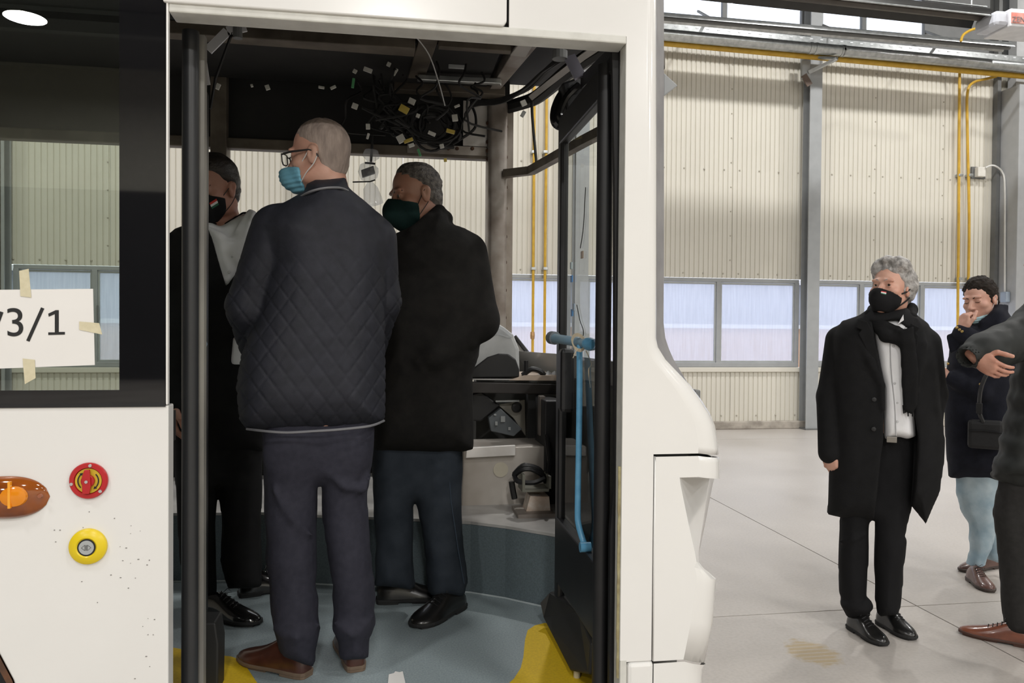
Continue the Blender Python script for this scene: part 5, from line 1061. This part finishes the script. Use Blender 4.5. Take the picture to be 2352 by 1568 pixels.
eyes(p, b3, irisd); brows(p, b3, grey2)

# ------------------------------------------------------------ man in the black suit behind the door leaf
p = Person(500, 1400, 3.14, FZ); J = p.J
p.head(492, 433, .0, -42, -16, 4, 1.02)
wr = J(397, 925, -.15)
f = bodyf(p, (-.42, -.36, 0), (.42, .36, 1.95), [(wr+V((0, 0, -.07)), .11)]); p.add_head(f)
basebody(p, f, (J(425, 560), J(585, 545)), (J(455, 980), J(550, 980)), (J(450, 1180), J(552, 1180)), (J(475, 1380), J(560, 1335)), ([J(418, 565), J(402, 760), wr], [J(590, 560), J(610, 730), J(600, 850, -.1)]))
hand(f, p, wr, (.05, -.1, -1), (-1, -.1, 0), .35, thumb=(.35, .5)); hand(f, p, J(600, 850, -.1), (0, -.3, -1), (1, 0, 0), .3, left=True)
v, q = f.mesh(1); b1 = p.make('person', v, q, skinmat('skin_ruddy', (.45, .24, .18))); tag(b1, 'man in black suit and open white shirt half hidden behind the door leaf', 'person')
suit = cloth('black_suit', (.009, .009, .0095), (.007, .007, .0075), scale=30); shirtm = cloth('white_shirt', (.80, .80, .81), (.74, .74, .76), rough=.8, scale=10, bump=.15)
poly = [(390, 560), (402, 525), (440, 510), (474, 503), (510, 515), (560, 485), (580, 490), (608, 510), (622, 560), (625, 700), (612, 900), (607, 1035), (500, 1040), (393, 1000), (384, 800)]
cut = [(470, 490), (578, 470), (582, 545), (555, 610), (519, 662), (500, 600)]; cut2 = [(535, 764), (556, 800), (556, 832), (530, 832)]
f = Field((-.35, -.25, .45), (.35, .25, 1.68), .009)
f.infl(p.P(poly), .15, .14, 0); f.chain([J(415, 570), J(404, 750, -.06), J(397, 930, -.15)], [.07, .058, .045], .02); f.chain([J(595, 560), J(608, 730), J(600, 850, -.1)], [.07, .06, .05], .02)
f.prism(p.P(cut), -.4, -.02, .006, '-'); f.prism(p.P(cut2), -.4, -.05, .003, '-')
j = garment(p, b1, 'jacket', f, suit, .004, 21, (6, 6, 4))
f = Field((-.30, -.2, .75), (.30, .1, 1.70), .008); f.infl(p.P([(a+(3 if a < 500 else -3), b+4) for a, b in poly]), .132, .14, 0)
f.chain([J(474, 524, -.08), J(505, 540, -.125)], [.014, .012], .01); f.chain([J(548, 530, -.12), J(575, 488, -.07)], [.012, .014], .01)
f.infl(p.P([(468, 520), (500, 530), (528, 540), (550, 522), (574, 486), (590, 490), (592, 560), (560, 620), (520, 672), (490, 610)]), .135, .05, -.01, .02)
F0 = f.F.copy(); f.F = np.maximum(f.F, .0-(-(f.ax[1][None, :, None]+.02)*-1)*-1) if False else f.F
sh = garment(p, b1, 'shirt', f, shirtm, .004, 23, (10, 10, 6)); 
for a_, b_ in ((533, 590), (526, 625)): q_ = J(a_, b_, -.145); MB().lathe([(.005, 0), (.004, .003)], q_, (0, -1, 0), 10).build('button', pm('pearl_button', (.55, .55, .56), rough=.3), sh, local=True)
f = Field((-.3, -.2, .04), (.3, .25, .85), .010)
f.infl(p.P([(398, 960), (405, 1200), (415, 1300), (432, 1392), (500, 1396), (497, 1300), (495, 1200), (503, 1120), (508, 1200), (506, 1290), (522, 1350), (602, 1345), (600, 1200), (606, 960)]), .085, .075, 0); f.clip((0, 0, -1), -J(470, 1390)[2])
garment(p, b1, 'trousers', f, suit, .005, 25, (10, 10, 6))
pol = pm('polished_black_leather', (.010, .010, .010), rough=.12, coat=.8)
shoe(p, b1, 'shoe', (J(462, 1400)[0], -.06), math.radians(-42), .29, pol, bsole, lace=black); shoe(p, b1, 'shoe', (J(550, 1370)[0], .11), math.radians(8), .29, pol, bsole, lace=black)
dbr = pm('dark_brown_hair', (.030, .022, .017), (.014, .011, .009), rough=.45, scale=60, bump=.6, bscale=160)
p.headpart('hair', hair_fn(.010, hairline([-.10, -.03, -.02, .0, .03, .05, .075, .14], [-.035, -.02, -.0, .005, .008, .035, .065, .09]), -.09), dbr, b1, disp=hair_disp(.003, (40, 18, 50), 6))
bm_ = cloth('black_mask', (.010, .010, .011), scale=30)
mk = p.headpart('face_mask', mask_fn(-.016, -.126, .030, .032, off=.007, point=.5), bm_, b1)
for s in (-1, 1): strap(p, mk, [(s*.062, .034, -.03), (s*.078, .012, .0), (s*.086, -.012, .026)], black); strap(p, mk, [(s*.064, .034, -.09), (s*.078, .005, -.06), (s*.083, -.016, -.034)], black)
fr_, fw_, fg_ = pm('flag_red', (.60, .04, .03)), pm('flag_white', (.8, .8, .8)), pm('flag_green', (.02, .14, .08))
q0 = [V((481, 466)), V((497, 456)), V((503, 470)), V((487, 480))]
def flagq(q): 
    a, b_, c, d = q; L_ = lambda s, t, k: s*(1-k)+t*k
    return [([L_(a, d, k/3), L_(b_, c, k/3), L_(b_, c, (k+1)/3), L_(a, d, (k+1)/3)], m_) for k, m_ in enumerate((fr_, fw_, fg_))]
decal(p, mk, 'flag_stripe', flagq(q0))
eyes(p, b1, irisd); brows(p, b1, dbr)

# ------------------------------------------------------------ grey-haired man with the scarf
p = Person(2020, 1440, 3.70, 0.); J = p.J
p.head(2046, 664, -.02, -27, 8, 2, 1.0)
wr = J(1907, 1032, -.09)
f = bodyf(p, (-.42, -.38, 0), (.42, .32, 1.86), [(wr+V((.01, 0, -.06)), .11)]); p.add_head(f)
basebody(p, f, (J(1935, 775), J(2120, 780)), (J(1975, 1010), J(2050, 1010)), (J(1965, 1220), J(2045, 1220)), (J(1970, 1400), J(2040, 1395)), ([J(1928, 780), J(1906, 910), wr], [J(2130, 785), J(2146, 905, .07), J(2125, 1000, .04)]))
hand(f, p, wr, (.08, -.1, -1), (-.55, -.85, 0), (1.05, 1.0, .95, .9), thumb=(.35, .9), left=True); hand(f, p, J(2125, 1000, .04), (-.1, -.1, -1), (1, 0, 0), .4)
v, q = f.mesh(1); b4 = p.make('person', v, q, skinmat('skin_rosy', (.64, .38, .29))); tag(b4, 'grey haired man in black overcoat, scarf and black mask looking up beside the bus', 'person')
ovc = cloth('black_overcoat', (.0085, .0085, .0092), (.0065, .0065, .007), rough=.92, scale=25, bump=.35)
poly = [(1973, 724), (1998, 706), (2082, 706), (2106, 722), (2133, 743), (2150, 795), (2156, 870), (2165, 960), (2172, 1010), (2170, 1065), (2160, 1130), (2127, 1205), (2093, 1162), (2075, 1195), (2000, 1192), (1935, 1187), (1900, 1178), (1903, 1100), (1908, 1000), (1910, 900), (1908, 800), (1912, 765), (1935, 737)]
f = Field((-.42, -.24, .38), (.42, .24, 1.72), .0075)
f.infl(p.P(poly), .15, .12, 0); f.chain([J(1932, 782), J(1907, 910, -.03), J(1906, 1040, -.09)], [.072, .062, .050], .012); f.chain([J(2124, 788), J(2144, 905, .05), J(2126, 1010, -.03)], [.07, .060, .055], .02)
f.clip((0, 0, -1), -J(2127, 1206)[2])
f.prism(p.P([(2003, 740), (2060, 735), (2088, 760), (2092, 900), (2106, 1000), (2100, 1100), (2093, 1165), (2090, 1230), (2003, 1230), (2030, 1000), (2029, 870)]), -.4, -.03, .006, '-')
f.chain([J(1975, 735, -.09), J(1968, 770, -.125), J(2000, 830, -.15), J(2026, 885, -.15), J(2029, 940, -.15)], [.012, .016, .018, .012, .008], .012); f.chain([J(2105, 735, -.08), J(2120, 790, -.12), J(2105, 900, -.15)], [.012, .016, .01], .012)
j = garment(p, b4, 'overcoat', f, ovc, .005, 31, (6, 6, 3.5))
lap = MB().prism([J(a, b_, -.158) for a, b_ in ((1972, 733), (1966, 752), (1979, 757), (1972, 766), (2024, 868), (2004, 762), (1992, 738))], (0, .012, 0)).build('lapel', ovc, j, local=True, bevel=.003)
MB().prism([J(a, b_, -.15) for a, b_ in ((2092, 742), (2112, 752), (2104, 764), (2110, 772), (2094, 870), (2090, 770))], (0, .012, 0)).build('lapel', ovc, j, local=True, bevel=.003)
for a_, b_ in ((2008, 917), (2007, 985)): MB().lathe([(.011, 0), (.010, .004), (.004, .005)], J(a_, b_, -.152), (0, -1, 0), 14).build('button', black, j, local=True)
for i in range(3): MB().lathe([(.007, 0), (.006, .004)], J(1882, 1018-11*i, -.045), (-.6, -.8, 0), 10).build('button', black, j, local=True)
f = Field((-.3, -.2, .75), (.3, .1, 1.62), .0075); f.infl(p.P([(1998, 735), (2095, 730), (2104, 900), (2106, 1000), (2085, 1007), (2062, 1003), (2044, 1009), (2026, 1006), (2022, 880)]), .138, .05, 0)
sh = garment(p, b4, 'shirt', f, shirtm, .005, 33, (12, 12, 6)); 
MB().tube(curve([J(2043, 760, -.141), J(2047, 850, -.142), J(2055, 930, -.142), J(2058, 1000, -.142)], 4), .0022, 4).build('placket', pm('shirt_seam', (.45, .45, .46)), sh, local=True)
for a_, b_ in ((2052, 795), (2055, 880), (2061, 925), (2061, 968)): MB().lathe([(.0055, 0), (.0045, .003)], J(a_, b_, -.141), (0, -1, 0), 10).build('button', pm('pearl_button', (.55, .55, .56)), sh, local=True)
for tri in ([(2062, 745), (2075, 722), (2076, 735)], [(2079, 752), (2083, 752), (2088, 772), (2078, 760)]): MB().prism([J(a, b_, -.15) for a, b_ in tri], (0, .02, 0)).build('collar', shirtm, sh, local=True)
q_ = J(2048, 1009, -.12); MB().box(q_[0]-.022, q_[0]+.022, q_[1]-.008, q_[1]+.006, q_[2]-.014, q_[2]+.014).build('belt_buckle', pm('dull_buckle', (.30, .28, .25), metal=.7, rough=.35), b4, local=True, bevel=.003)
blk2 = cloth('black_trousers', (.0075, .0075, .0085), scale=30)
f = Field((-.3, -.2, .02), (.3, .2, .98), .009)
f.infl(p.P([(1935, 960), (1930, 1150), (1928, 1230), (1927, 1300), (1930, 1360), (1936, 1376), (1932, 1388), (1945, 1416), (1999, 1416), (2001, 1382), (1990, 1372), (1991, 1330), (1996, 1205), (2000, 1194), (2008, 1194), (2010, 1330), (2009, 1374), (2013, 1404), (2020, 1414), (2066, 1410), (2070, 1372), (2078, 1300), (2084, 1240), (2078, 1232), (2093, 1165), (2108, 960)]), .085, .07, 0)
f.ell(J(1968, 1388, -.03), (.073, .075, .035), .015); f.chain([J(1928, 1245, -.06), J(1960, 1238, -.085), J(1990, 1225, -.06)], [.006, .01, .006], .014)
f.clip((0, 0, -1), -J(1970, 1417)[2])
garment(p, b4, 'trousers', f, blk2, .005, 35, (10, 10, 6))
def gnd(px, py): q = Zp(px, py, 0.)-p.base; return V((q@p.u, q@p.w))
def shoe2(S_, body, hpx, tpx, mat, sole, lace=None, w=1., hgt=1., z0=0.):
    P_ = [(lambda q: V((q@S_.u, q@S_.w)))(Zp(a, b_, z0)-S_.base) for a, b_ in (hpx, tpx)]; d = P_[1]-P_[0]; return shoe(S_, body, 'shoe', P_[0], math.atan2(d[1], d[0]), float(np.linalg.norm(d)), mat, sole, w, lace, hgt)
shoe2(p, b4, (1953, 1440), (2034, 1486), bleather, bsole, black); shoe2(p, b4, (2020, 1430), (2100, 1472), bleather, bsole, black, hgt=1.15)
scf = cloth('black_scarf', (.006, .006, .0065), scale=60, bump=.6)
f = Field((-.3, -.3, 1.0), (.3, .22, 1.72), .007); 
f.chain([J(2094, 712, .03), J(2090, 730, -.05), J(2060, 762, -.120), J(2026, 748, -.115), J(1998, 724, -.06), J(2006, 712, .03), J(2050, 706, .07), J(2092, 708, .03)], [.026, .028, .028, .026, .025, .025, .026, .026], .015)
f.chain([J(2002, 738, -.10), J(2035, 772, -.145), J(2078, 782, -.155)], [.022, .026, .030], .015)
f.infl(p.P([(2062, 760), (2096, 748), (2106, 850), (2105, 925), (2092, 945), (2074, 938), (2068, 850)]), .020, .02, -.158, .02)
v, q = f.mesh(1); n = vnorm(v, q); sf = p.make('scarf', v+n*(folds(v, .003, 41, (30, 30, 12)))[:, None], q, scf, b4)
for i in range(8): MB().tube([J(2074+3.6*i, 930, -.155), J(2076+3.3*i, 948+random.uniform(-6, 10), -.158)], .0028, 4).build('fringe', scf, sf, local=True)
silv = pm('silver_grey_hair', (.44, .42, .40), (.20, .19, .18), rough=.5, scale=45, bump=.8, bscale=130)
p.headpart('hair', hair_fn(.012, hairline([-.12, -.05, -.02, .0, .03, .055, .075, .10, .15], [-.035, -.02, .008, .016, .022, .045, .072, .088, .10]), -.105, 1.5, vol=[((0, .035, .125), (.06, .055, .028)), ((-.05, .02, .10), (.04, .06, .045)), ((.055, .0, .09), (.04, .07, .06)), ((.07, -.035, .02), (.03, .05, .075)), ((-.07, -.035, .02), (.03, .05, .075)), ((0, -.085, .0), (.07, .035, .085))]), silv, b4, disp=hair_disp(.006, (60, 13, 34), 8), lo=(-.13, -.15, -.17), hi=(.13, .15, .18))
mk = p.headpart('face_mask', mask_fn(-.030, -.118, .030, .014, off=.006, point=.35), bm_, b4)
for s in (-1, 1): strap(p, mk, [(s*.062, .03, -.03), (s*.08, .008, -.015), (s*.088, -.010, .006)], black, .004); strap(p, mk, [(s*.064, .03, -.085), (s*.078, .005, -.06), (s*.086, -.014, -.038)], black, .004)
decal(p, mk, 'flag_stripe', flagq([V((2024, 668)), V((2036, 670)), V((2035, 677)), V((2023, 674))]))
eyes(p, b4, irisd, (-.25, .1)); brows(p, b4, silv, .003)

# ------------------------------------------------------------ young man in the navy peacoat
p = Person(2255, 1330, 4.52, 0.); J = p.J
p.head(2251, 690, .0, -28, -8, -4, 1.0)
w1 = J(2213, 756, -.17); w2 = J(2176, 866, -.15)
f = bodyf(p, (-.42, -.40, 0), (.42, .32, 1.84), [(w1+V((.0, -.02, .04)), .11), (w2+V((-.03, -.03, .03)), .10)]); p.add_head(f)
basebody(p, f, (J(2215, 790), J(2320, 790)), (J(2232, 1060), J(2285, 1060)), (J(2243, 1190), J(2285, 1190, .1)), (J(2241, 1290), J(2284, 1278, .14)), ([J(2212, 800), J(2262, 800, -.16), w1], [J(2318, 800), J(2250, 900, -.12), w2]))
hand(f, p, w1, (.05, .12, 1), (-.75, -.65, 0), (1.0, 1.05, 1.1, 1.15), thumb=(.4, .7), left=True, sc=.95); hand(f, p, w2, (-.8, -.3, .5), (-.3, -.9, 0), (.9, .95, 1., 1.), thumb=(.3, .9))
v, q = f.mesh(1); b5 = p.make('person', v, q, skinmat('skin_pale', (.60, .36, .28))); tag(b5, 'young man in navy coat and light jeans raising a hand to his mouth', 'person')
navy = cloth('navy_peacoat', (.012, .013, .021), (.009, .010, .016), rough=.92, scale=25, bump=.35)
f = Field((-.30, -.34, .55), (.36, .26, 1.62), .009)
f.infl(p.P([(2256, 737), (2300, 700), (2330, 735), (2345, 800), (2340, 950), (2345, 1090), (2290, 1103), (2176, 1098), (2168, 960), (2166, 880), (2180, 810), (2200, 765), (2225, 745)]), .145, .12, 0)
f.chain([J(2208, 800), J(2262, 800, -.17), J(2210, 764, -.17)], [.062, .064, .050], .02); f.chain([J(2320, 800), J(2255, 900, -.12), J(2184, 868, -.145)], [.065, .06, .046], .02)
f.chain([J(2260, 745, -.09), J(2290, 725, -.08), J(2300, 705, .0)], [.03, .035, .035], .02)
f.prism(p.P([(2176, 769), (2196, 764), (2214, 772), (2205, 800), (2184, 812)]), -.17, -.14, .01)
f.clip((0, 0, -1), -J(2240, 1100)[2])
j = garment(p, b5, 'peacoat', f, navy, .005, 51, (7, 7, 4))
gold = pm('gold_button', (.62, .45, .17), metal=.9, rough=.3)
for a_, b_, dw in ((2198, 752, -.225), (2204, 757, -.225), (2210, 761, -.225), (2184, 800, -.15), (2252, 882, -.19), (2178, 835, -.13)): MB().lathe([(.008, 0), (.007, .005), (.003, .007)], J(a_, b_, dw), (-.2, -1, 0), 12).build('button', gold, j, local=True)
lj = cloth('light_jeans', (.44, .53, .58), (.26, .36, .43), rough=.85, scale=9, bump=.35)
f = Field((-.25, -.2, .08), (.3, .3, .75), .009)
f.infl(p.P([(2194, 1060), (2196, 1130), (2206, 1170), (2222, 1200), (2226, 1260), (2217, 1295), (2218, 1310), (2262, 1304), (2266, 1285), (2279, 1262), (2290, 1210), (2300, 1060)]), .085, .07, 0)
f.chain([J(2285, 1090, .06), J(2285, 1190, .1), J(2284, 1272, .14)], [.08, .066, .052], .03)
f.clip((0, 0, -1), -J(2240, 1310)[2]); garment(p, b5, 'jeans', f, lj, .006, 53, (14, 14, 9))
br2 = pm('worn_brown_leather', (.13, .065, .052), (.075, .035, .028), rough=.35, scale=18, coat=.3)
shoe2(p, b5, (2228, 1330), (2277, 1362), br2, pm('dark_sole', (.05, .035, .03)), pm('dark_lace', (.03, .02, .018))); shoe2(p, b5, (2298, 1300), (2205, 1313), br2, pm('dark_sole', (.05, .035, .03)))
p.headpart('hair', hair_fn(.010, hairline([-.10, -.03, -.022, .0, .03, .05, .066, .085, .15], [-.035, -.02, .008, .022, .034, .048, .066, .090, .11]), -.085, 1.7), pm('short_brown_hair', (.020, .014, .010), (.010, .007, .005), rough=.8, spec=.25, scale=60, bump=.5, bscale=200), b5, disp=hair_disp(.0045, (75, 45, 75), 12), h=.0033)
lb_ = pm('pale_blue_mask', (.45, .66, .70), (.40, .60, .66), rough=.75, scale=20, bump=.3)
mk = p.headpart('face_mask', lambda x, y, z: np.maximum(np.maximum(head_sdf(x, y, z, False)-.009, np.maximum(z+.085-.15*(.06-y), -.135-z)), .0-y), lb_, b5, disp=lambda v: .0015*np.sin(v[:, 2]*500))
for s in (-1, 1): strap(p, mk, [(s*.05, .03, -.085), (s*.075, .01, -.04), (s*.087, -.012, .018)], wht); strap(p, mk, [(s*.055, .0, -.10), (s*.08, -.01, -.06), (s*.086, -.022, -.01)], wht)
brows(p, b5, pm('brow_dark', (.022, .015, .011), rough=.8, spec=.2))
for s in (-1, 1): MB().tube([p.hp(q_) for q_ in ((s*.018, .0855, -.0005), (s*.025, .0882, -.0035), (s*.033, .0885, -.0045), (s*.041, .0855, -.0035), (s*.046, .080, .0))], [.001, .0016, .0018, .0016, .001], 5).build('eyelashes', irisd, b5, smooth=True, local=True)
q_ = J(2258, 985, -.20)
bag = empty('shoulder_bag', p.base+p.u*q_[0]+p.w*(q_[1])+V((0, 0, q_[2]-.11))); bag.rotation_euler.z = p.a; LOC[bag.name] = None
m = MB().box(-.075, .10, -.04, .05, .0, .16); bb_ = m.build('case', pm('black_nylon', (.012, .012, .013), rough=.75, bump=.3), bag, bevel=.02, local=True)
MB().tube([(-.07, -.042, .10), (.0, -.044, .105), (.09, -.042, .10)], .004, 6).build('zip', black, bag, local=True)
MB().tube(curve([(.0, -.03, .15), (-.02, -.035, .22), (-.01, -.04, .36), (.05, -.02, .50)], 4), .011, 6).build('strap', pm('grey_strap', (.02, .02, .022)), bag, smooth=True, local=True)
MB().box(-.035, -.005, -.055, -.035, .20, .26).build('strap_clip', black, bag, local=True, bevel=.003)
tag(bag, 'small black camera bag hanging at the side of the navy coat', 'bag')

# ------------------------------------------------------------ man in the puffer jacket at the frame edge
p = Person(2400, 1465, 3.55, 0.); J = p.J
p.head(2425, 590, .0, -80, 0, 0, 1.0)
wr = J(2243, 818, -.40)
f = bodyf(p, (-.45, -.62, 0), (.50, .36, 1.90), [(wr+V((.05, -.02, -.04)), .12)]); p.add_head(f)
basebody(p, f, (J(2370, 740), J(2480, 740)), (J(2370, 1080), J(2430, 1080)), (J(2350, 1250), J(2440, 1250)), (J(2355, 1430), J(2450, 1430)), ([J(2375, 750), J(2310, 785, -.2), wr], [J(2490, 760), J(2520, 900), J(2490, 1050)]))
hand(f, p, wr, (.70, -.42, -.55), (-.45, -.80, -.05), (.50, .55, .60, .66), thumb=(.7, .6), sc=1.06, left=False); hand(f, p, J(2490, 1050), (0, 0, -1), (1, 0, 0), .4)
v, q = f.mesh(1); b6 = p.make('person', v, q, skinmat('skin_hand', (.56, .30, .22))); tag(b6, 'man in dark padded jacket and brown shoes reaching out an open hand', 'person')
puf = cloth('dark_puffer', (.026, .028, .027), (.019, .021, .020), rough=.6, scale=20, bump=.2)
f = Field((-.42, -.50, .55), (.36, .26, 1.80), .010)
f.infl(p.P([(2420, 655), (2385, 672), (2352, 690), (2345, 715), (2336, 770), (2330, 850), (2318, 880), (2306, 950), (2290, 1030), (2270, 1085), (2275, 1095), (2330, 1115), (2440, 1130), (2520, 1120), (2520, 750), (2480, 690)]), .17, .12, 0)
f.chain([J(2385, 750, .0), J(2318, 785, -.2), J(2262, 808, -.35)], [.105, .092, .085], .02); f.cone(J(2226, 818, -.42), J(2262, 808, -.35), .052, .075, .01)
f.cone(J(2215, 822, -.45), J(2243, 815, -.39), .038, .036, .004, '-'); f.clip((0, 0, -1), -J(2300, 1112)[2]-.0)
def pd(v, n): return .006*np.sin(v[:, 2]*62+2*v[:, 0]) * (v[:, 1] > -.17)+.005*vnoise(v, (26, 26, 26), 61)
garment(p, b6, 'puffer_jacket', f, puf, .006, 62, (8, 8, 6), pd)
gt = cloth('charcoal_trousers', (.030, .029, .028), (.024, .023, .022), scale=40)
f = Field((-.30, -.22, .03), (.36, .25, .85), .011)
f.infl(p.P([(2292, 1050), (2291, 1110), (2279, 1175), (2290, 1250), (2297, 1330), (2304, 1442), (2335, 1456), (2390, 1462), (2410, 1300), (2425, 1200), (2440, 1300), (2440, 1462), (2490, 1455), (2500, 1050)]), .095, .08, 0); f.clip((0, 0, -1), -J(2340, 1462)[2])
garment(p, b6, 'trousers', f, gt, .005, 64, (9, 9, 5))
br3 = pm('chestnut_leather', (.20, .065, .035), (.12, .038, .022), rough=.3, scale=14, coat=.4)
shoe2(p, b6, (2385, 1490), (2203, 1452), br3, pm('chestnut_sole', (.07, .03, .02)), black, w=.95); shoe2(p, b6, (2500, 1490), (2390, 1530), br3, pm('chestnut_sole', (.07, .03, .02)), black)
p.headpart('hair', hair_fn(.008, hairline([-.10, -.03, .0, .03, .06, .14], [-.035, -.02, .005, .01, .05, .09]), -.085), dbr, b6, h=.006)
